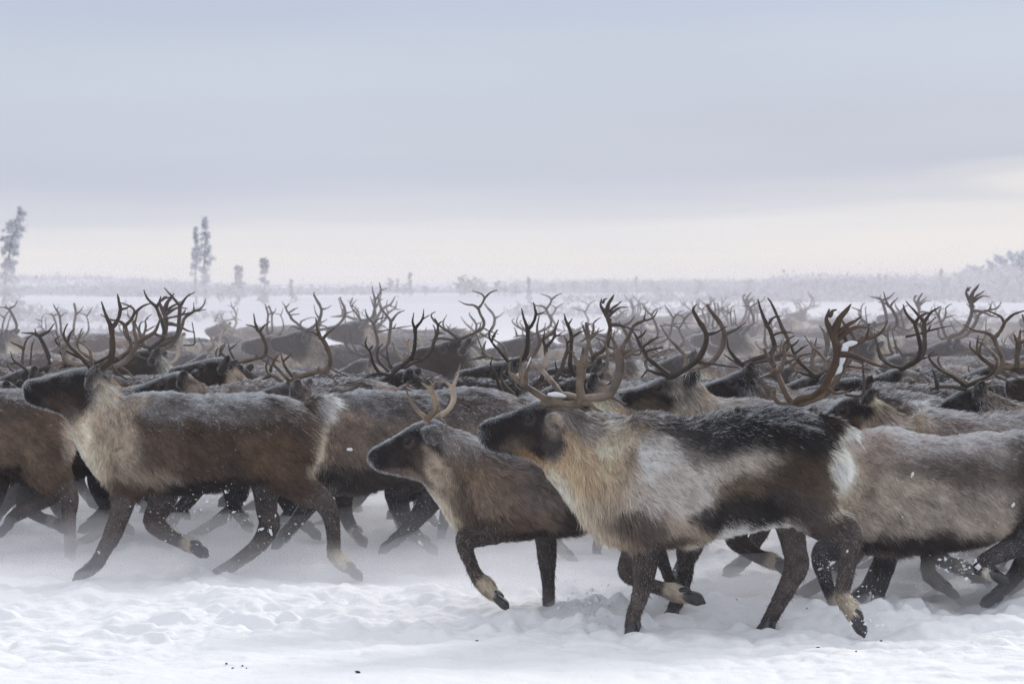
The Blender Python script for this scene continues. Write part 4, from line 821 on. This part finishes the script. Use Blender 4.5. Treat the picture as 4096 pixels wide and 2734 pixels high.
# ------------------------------------------------------------------ flying snow clods and dark specks
def clod_mesh(seed, r, flat=.6):
    g2 = np.random.default_rng(seed); s = Soup(); s.tube([(-r*.5, 0, 0), (0, 0, r*.1), (r*.5, 0, 0)], [r*.7, r*.95, r*.6], seg=9, n=3, ry=[r*.5, r*flat, r*.4])
    V = np.vstack(s.V); V += .35*r*np.column_stack([noise3(V/r*1.3+seed+i*5, seed+i) for i in range(3)]); s.V = [V]
    return s.mesh('snow_clump', M_CLOD, smooth=False)
CL = [clod_mesh(i, 1.0) for i in range(5)]
bits = [(1399, 1797, 16.2, 11, 'largest flat clump beside the small reindeer nose'), (1044, 2114, 16.1, 10, 'clump under the left reindeer hock patch'), (1083, 2128, 16.0, 13, 'oblong clump right of the left reindeer far hock'),
        (826, 2003, 16.0, 9, 'upright oblong clump between the left reindeer legs'), (934, 2047, 16.2, 8, 'flat clump in front of the left reindeer far hind leg'), (1684, 2171, 14.3, 13, 'rounded clump before the small reindeer bent knee'),
        (1170, 2164, 16.6, 10, 'fuzzy round clump beside the left reindeer hind shank'), (3648, 1898, 14.2, 10, 'pale sliver against the beige flank'), (3388, 2203, 13.4, 6, 'small clump on the nearest hind shank'), (3278, 2275, 14.3, 9, 'sliver at the bent black knee'),
        (4052, 2018, 14.2, 9, 'clump against the dark thigh at the right edge'), (3900, 2243, 14.3, 10, 'round clump at the raised right hoof'), (3786, 2281, 14.3, 9, 'clump left of the raised right hoof'), (902, 1967, 16.1, 7, 'slanted clump high under the left belly'),
        (206, 1441, 19.2, 8, 'clump by the left antler shovel'), (395, 2208, 16.3, 7, 'sliver on the left reindeer front shin'), (2700, 2279, 13.9, 4, 'tiny clump on the thin shank behind the nearest chest'), (912, 2075, 16.3, 6, 'small clump over the bent foreleg'), (788, 2176, 16.4, 5, 'small clump near the lifted left hoof'), (1330, 2085, 16.8, 5, 'small clump right of the left hind shank')]
for q, (sx, sy, d, r, lab) in enumerate(bits):
    x, z = (sx-CX)/F*d, CAMH-(sy-HY)/F*d
    o = link('snow_clump', CL[q % 5], None, (x, d, z)); k = r/F*d; o.scale = (k, k*.7, k*g.uniform(.6, .9)); o.rotation_euler = (g.uniform(0, 1), g.uniform(0, 3), g.uniform(-.4, .4))
    tag(o, 'white airborne snow clump, '+lab, 'snow clump', 'snow clumps flung up by hooves')
# fine spray: too many grains to count
s = []; gg = np.random.default_rng(4)
def grains(sx, sy, rx, ry, d, n, r):
    x = gg.normal(sx, rx, n); y_ = gg.normal(sy, ry, n); D = gg.normal(d, .25, n)
    P = np.column_stack([(x-CX)/F*D, D, CAMH-(y_-HY)/F*D]); R_ = r*.62*gg.gamma(1.1, .6, n)
    for p, rr in zip(P, R_): s.append((p, min(rr, r*3.2)))
grains(700, 2080, 70, 70, 16.5, 420, .0035); grains(850, 2000, 60, 90, 16.4, 260, .0035); grains(800, 2260, 150, 60, 16.4, 180, .004); grains(1000, 2100, 90, 60, 16.3, 160, .0045); grains(3840, 2270, 50, 25, 14.4, 120, .006)
grains(3300, 2260, 25, 35, 14.5, 160, .003); grains(3500, 2390, 18, 45, 14.6, 90, .0045); grains(2350, 2430, 60, 40, 14.0, 220, .006); grains(3460, 2480, 40, 60, 13.7, 160, .006); grains(3900, 2050, 150, 60, 14.3, 40, .004); grains(150, 2150, 120, 60, 17.3, 160, .005)
grains(1150, 2120, 50, 60, 17.2, 160, .004); grains(1650, 2120, 90, 70, 17.2, 200, .0035); grains(700, 1700, 250, 120, 16.2, 30, .003); grains(2050, 2220, 70, 60, 16.5, 120, .004); grains(2500, 2380, 60, 50, 14.2, 120, .005)
P = np.array([p for p, _ in s]); R_ = np.array([r for _, r in s])
oct_ = np.array([(1, 0, 0), (-1, 0, 0), (0, 1, 0), (0, -1, 0), (0, 0, 1), (0, 0, -1)], float); of = np.array([(0, 2, 4), (2, 1, 4), (1, 3, 4), (3, 0, 4), (2, 0, 5), (1, 2, 5), (3, 1, 5), (0, 3, 5)])
n = len(P); rot = 1+.5*gg.normal(0, 1, (n, 6, 3)); V = P[:, None]+oct_[None]*R_[:, None, None]*np.clip(rot, .3, 1.8)
T = (of[None]+6*np.arange(n)[:, None, None]).reshape(-1, 3)
tag(link('snow_spray', mesh_np('snow_spray', V.reshape(-1, 3), tris=T, mat=M_CLOD)), 'fine white snow grains sprayed around the running legs', 'snow spray', kind='stuff')
dung = [(905, 2655, 6), (930, 2672, 5), (968, 2668, 5), (985, 2672, 4), (1430, 2690, 10), (1908, 2563, 6), (2970, 2430, 3), (3231, 2453, 4), (3275, 2593, 9), (3535, 2571, 6), (3820, 2543, 6), (3425, 2605, 5), (1075, 2302, 5), (815, 2276, 4), (2304, 2077+300, 3), (3078, 2580, 4)]
CD = clod_mesh(77, 1.0, .8); CD.materials.clear(); CD.materials.append(M_DUNG)
for sx, sy, r in dung:
    d = F*CAMH/(sy-HY); 
    for _ in range(4):
        x = (sx-CX)/F*d; d = F*(CAMH-gz(x, d))/(sy-HY)
    k = r/F*d; o = link('dung_pellet', CD, None, (x, d, gz(x, d)+k*.4)); o.scale = (k, k, k*.7); o.rotation_euler = (0, g.uniform(-.5, .5), g.uniform(0, 3))
    tag(o, 'small dark dung pellet lying on the trampled snow', 'dung pellet', 'dung pellets on the foreground snow')

# ------------------------------------------------------------------ frosted trees and bushes
def frost_tree(h, w, seed, lean=0., n=2600, open_=.5, leaf=.11, spruce=True, dark=1.0):
    g3 = np.random.default_rng(seed)
    tr = Soup(); k = 7; tz = np.linspace(0, h*.98, k); bx = lean*(tz/h)**1.2*h+.05*np.sin(tz*1.3+seed)
    tr.tube(np.column_stack([bx, .03*np.cos(tz*2), tz]), np.linspace(.09, .015, k)*h/5, seg=7, n=2)
    nb = int(22+h*9); cen = []
    for i in range(nb):
        t = (.10 if spruce else .05)+.88*g3.random()**.85; z = t*h; a = g3.uniform(0, 6.28)
        prof = w*(.35+.65*(1-t)) if not spruce else w*(.55+.45*math.sin(t*9+seed)*.5+.25*(1-t))*(1.15-t*.55)
        prof *= g3.uniform(.45, 1.15); x0 = lean*t**1.2*h
        P = [(x0, 0, z), (x0+math.cos(a)*prof*.5, math.sin(a)*prof*.5, z-.06*prof+(.0 if spruce else .25*prof)), (x0+math.cos(a)*prof, math.sin(a)*prof, z-(.28 if spruce else -.55)*prof)]
        tr.tube(P, [.03*h/5, .018*h/5, .008], seg=5, n=2, round_ends=False)
        for q in range(6):
            f = .35+.7*g3.random(); cen.append(((1-f)*np.array(P[0])+f*np.array(P[2])+g3.normal(0, .035*h/5, 3), 1))
    cen_p = np.array([c for c, _ in cen]); idx = g3.integers(0, len(cen), n)
    C = cen_p[idx]+g3.normal(0, .028*h/5+.008, (n, 3))*np.array([1, 1, 1.6]); V = np.empty((n, 3, 3)); sz = leaf*.8*(.5+g3.random(n))*h/5
    for j in range(3): V[:, j] = C+g3.normal(0, 1, (n, 3))*sz[:, None]*np.array([.5, .5, .5])
    fr = g3.random(n)[:, None]; col = np.array((.5, .51, .54))*(1-fr)+np.array((.86, .88, .93))*fr
    col = np.clip(col*(.85+.25*g3.random(n)[:, None])*dark, 0, .92)
    return tr.mesh('trunk', M_BARK), mesh_np('crown', V.reshape(-1, 3), tris=np.arange(3*n).reshape(-1, 3), col=np.repeat(col, 3, 0), mat=M_NEEDLE)
def plant(name, me, X, Yd, lab, cat, grp, sc=1.0, yaw=0):
    o = bpy.data.objects.new(name, None); scene.collection.objects.link(o); o.location = (X, Yd, gz(X, Yd)-.1); o.scale = (sc,)*3; o.rotation_euler = (0, 0, yaw)
    tag(o, lab, cat, grp); link('trunk', me[0], o); link('crown', me[1], o); return o
DT = 165.0
def tx(sx, d=DT): return (sx-CX)/F*d
sp1 = frost_tree(5.9, 1.25, 1, .17, 7500, leaf=.10, dark=1.1); sp2 = frost_tree(5.3, .66, 2, .01, 4200, leaf=.10, dark=1.1); sp3 = frost_tree(4.6, .48, 3, -.01, 3000, leaf=.10, dark=1.1); sp4 = frost_tree(2.4, .8, 4, 0, 3000, leaf=.2, dark=.9); sp5 = frost_tree(3.1, .7, 5, 0, 3400, leaf=.18, dark=.9)
TG = 'frosted spruces beyond the herd'
plant('spruce_tree', sp1, tx(8), DT, 'tall leaning frost-covered spruce at the left edge of the tundra', 'tree', TG)
plant('spruce_tree', sp2, tx(818), DT, 'taller frost-covered spruce of the close pair, slightly to the right', 'tree', TG)
plant('spruce_tree', sp3, tx(774), DT+1.5, 'slightly shorter frost-covered spruce, left one of the close pair', 'tree', TG, 1.02)
plant('spruce_tree', sp4, tx(955), DT, 'small frosted spruce right of the tall pair', 'tree', TG)
plant('spruce_tree', sp5, tx(1046), DT+2, 'small pointed frosted spruce standing second right of the tall pair', 'tree', TG, .92)
bs = [frost_tree(1.3, .8, 20+i, 0, 1500, leaf=.22, spruce=False, dark=.5) for i in range(4)]; st = [frost_tree(2.0, .34, 30+i, 0, 900, leaf=.2, spruce=True, dark=.5) for i in range(2)]
bp = [frost_tree(1.3, .9, 50+i, 0, 2200, leaf=.26, spruce=False, dark=1.15) for i in range(4)]
bush = [(75, 1.1, 120), (30, .8, 150), (1165, .9, 170), (1180, .6, 175), (1590, 1.0, 230), (1640, 1.3, 235), (1845, 1.7, 240), (1880, 1.5, 245), (1910, 1.6, 238), (1990, 1.3, 250), (2020, .9, 240), (2115, 1.0, 170), (2300, 1.3, 300), (2350, 1.2, 310), (2480, 1.0, 290), (2545, 1.1, 300), (690, .7, 190), (880, .7, 180), (920, .9, 200), (560, .6, 210),
        (4000, 1.9, 190), (4040, 2.3, 200), (4085, 2.6, 190), (3955, 1.7, 205), (3915, 1.5, 215), (3870, 1.2, 210), (4130, 2.9, 195), (3935, 2.0, 230), (3980, 2.5, 225), (4020, 2.9, 235), (4065, 3.2, 230), (4110, 3.3, 225), (3890, 1.6, 240), (3840, 1.7, 235), (3795, 1.5, 225), (3745, 1.3, 230), (3705, 1.1, 240), (3860, 1.9, 245), (3905, 2.2, 250), (1560, 1.4, 260), (1620, 1.1, 255), (1700, .9, 250), (1860, 1.3, 255), (1935, 1.1, 250), (2060, 1.0, 240), (2210, 1.0, 260), (2420, 1.3, 280), (2620, 1.2, 280), (2800, 1.4, 285), (3000, 1.3, 275), (3330, 1.2, 280), (3700, 1.2, 260), (3610, 1.0, 270), (3765, 1.3, 250)]
for i, (sx, sc, dd) in enumerate(bush):
    if sx > 3850: dd += 3
    stem = sx in (1640, 1165, 2115, 2545, 3765, 1590); m_ = st[i % 2] if stem else (bp if sx > 3690 else bs)[i % 4]
    where = 'at left edge' if sx < 100 else 'near the small spruces' if sx < 1200 else 'on the middle horizon' if sx < 2600 else 'in the right-edge thicket' if sx > 3860 else 'on the right horizon'
    plant('frosted_bush', m_, tx(sx, dd), dd, 'pale frosted %s %s, %s bush counted from the left' % ('sapling' if stem else 'willow', where, ordn(sorted(b[0] for b in bush).index(sx))), 'bush', 'frosted bushes on the tundra', sc*.85, i*1.3)
# continuous low scrub along the far rise: nobody could count it
n = 22000; g4 = np.random.default_rng(8)
Ys = np.where(g4.random(n) < .35, g4.uniform(75, 240, n), g4.uniform(230, 500, n)); Xs = (g4.beta(1.0, 1.0, n)*.44-.22)*Ys; dens = fbm(np.column_stack([Xs*.04, Ys*.03, Xs*0]), 3, 60)+.16*(Xs/Ys > .0)+.16*(Xs/Ys > .07); k = dens > np.where(Ys < 235, .22, .10); Xs, Ys = Xs[k], Ys[k]  # sparse twigs short of the rise are added to dim the bright far snow
Zs = ground_h(Xs, Ys); m_ = len(Xs); rep = 9
C = np.repeat(np.column_stack([Xs, Ys, Zs]), rep, 0)+np.column_stack([g4.normal(0, .45, m_*rep), g4.normal(0, .45, m_*rep), np.abs(g4.normal(0, .38, m_*rep))*np.repeat(np.clip(Ys/260, .35, 1), rep)*(1+.8*(np.repeat(Xs/Ys, rep) > .09))])
V = C[:, None]+g4.normal(0, .13, (m_*rep, 3, 3)); fr = g4.random(m_*rep)[:, None]; col = np.array((.26, .25, .28))*(1-fr)+np.array((.60, .61, .67))*fr
tag(link('low_scrub', mesh_np('low_scrub', V.reshape(-1, 3), tris=np.arange(m_*rep*3).reshape(-1, 3), col=np.repeat(col, 3, 0), mat=M_NEEDLE)), 'band of low frosted willow scrub along the far rise', 'scrub', kind='stuff')

# ------------------------------------------------------------------ air
def volume(name, V, Fc, dens, color, aniso=.2):
    me = mesh_np(name, np.array(V, float), faces=Fc); m = bpy.data.materials.new(name); m.use_nodes = True; t = m.node_tree; t.nodes.clear()
    o = t.nodes.new('ShaderNodeOutputMaterial'); v = t.nodes.new('ShaderNodeVolumePrincipled'); v.inputs['Density'].default_value = dens; v.inputs['Color'].default_value = (*color, 1); v.inputs['Anisotropy'].default_value = aniso
    t.links.new(v.outputs[0], o.inputs['Volume']); me.materials.append(m); return link(name, me)
def boxm(x0, x1, y0, y1, z0, z1):
    V = [(x, y, z) for z in (z0, z1) for y in (y0, y1) for x in (x0, x1)]
    return V, [[0, 2, 3, 1], [4, 5, 7, 6], [0, 1, 5, 4], [2, 6, 7, 3], [0, 4, 6, 2], [1, 3, 7, 5]]
HAZE, HERD, DUSTD = .0009, .0125, .32
hz = volume('haze', *boxm(-420, 420, -45, 640, -3, 14), HAZE, (.85, .84, .90)); tag(hz, 'thin cold haze over the tundra', 'haze', kind='stuff')
def lumpy(name, x_of, y0, y1, zf, ncx, ncy, z0=-.4):
    """closed sheet of air: flat bottom under the snow, billowing top"""
    ys = np.linspace(y0, y1, ncy); V = []
    for yy in ys:
        for xx in np.linspace(-x_of(yy), x_of(yy), ncx): V.append((xx, yy, zf(xx, yy)))
    nt_ = len(V)
    for yy in ys:
        for xx in np.linspace(-x_of(yy), x_of(yy), ncx): V.append((xx, yy, z0))
    Fq = []
    for a in range(ncy-1):
        for b in range(ncx-1):
            i = a*ncx+b; Fq.append([i, i+1, i+1+ncx, i+ncx]); j = i+nt_; Fq.append([j, j+ncx, j+1+ncx, j+1])
    for b in range(ncx-1):
        Fq.append([b, b+nt_, b+1+nt_, b+1]); i = (ncy-1)*ncx+b; Fq.append([i, i+1, i+1+nt_, i+nt_])
    for a in range(ncy-1):
        i = a*ncx; Fq.append([i, i+ncx, i+ncx+nt_, i+nt_]); i = a*ncx+ncx-1; Fq.append([i, i+nt_, i+ncx+nt_, i+ncx])
    return V, Fq
def n1(x, y, f, s): return float(fbm(np.array([[x*f, y*f*.7, 0]]), 3, s)[0])
V, Fq = lumpy('', lambda y: .3*y+2, 19.6, 70, lambda x, y: 1.55+.5*sstep(18, 40, y)+.35*n1(x, y, .5, 90), 26, 40)
hd = volume('breath_mist', V, Fq, HERD, (.93, .885, .93)); tag(hd, 'grey mist of breath and powder hanging over the herd', 'mist', kind='stuff')
V, Fq = lumpy('', lambda y: .3*y+2, 14.15, 60, lambda x, y: (.22+.14*sstep(15.5, 22, y))*(1+.9*n1(x, y, 1.3, 91))*float(sstep(14.1, 15.2, y)), 60, 110)
dd = volume('snow_powder', V, Fq, DUSTD, (.97, .96, 1.0)); tag(dd, 'low cloud of kicked-up powder snow around the running legs', 'snow powder', kind='stuff')

# dense puffs where hooves have just struck
s = Soup(); g5 = np.random.default_rng(15)
for sx, sy, d_, r in [(330, 2285, 16.6, .16), (200, 2290, 16.8, .22), (860, 2300, 16.7, .16), (560, 2290, 16.9, .22), (1150, 2300, 16.7, .2), (1400, 2290, 16.6, .18), (1000, 2230, 17.4, .3), (1700, 2260, 17.0, .3), (1500, 2240, 17.6, .28), (120, 2220, 17.6, .25), (0, 2200, 17.8, .3),
                      (2330, 2440, 14.35, .14), (2430, 2490, 14.1, .10), (2700, 2430, 14.7, .16), (3060, 2480, 14.2, .12), (3480, 2460, 14.5, .15), (3300, 2400, 15.3, .22), (3780, 2350, 15.3, .26), (4000, 2380, 15.1, .24), (3600, 2380, 15.6, .22), (2500, 2350, 15.6, .25), (2950, 2380, 15.4, .22), (2050, 2330, 15.8, .25)]:
    c = np.array([(sx-CX)/F*d_, d_, CAMH-(sy-HY)/F*d_]); w = r*1.5
    n0 = len(s.V); s.tube([c-np.array([w*.7, 0, 0]), c+np.array([0, 0, r*.12]), c+np.array([w*.7, 0, -r*.05])], [r*.45, r*.62, r*.5], seg=14, n=5)
    V = s.V[-1]; s.V[-1] = V+.3*r*np.column_stack([fbm(V*5+i*7, 3, i) for i in range(3)])
pf = volume('powder_puffs', np.vstack(s.V), s.F, 2.3, (.97, .96, 1.0)); tag(pf, 'soft puffs of powder snow where hooves strike', 'powder puffs', kind='stuff')
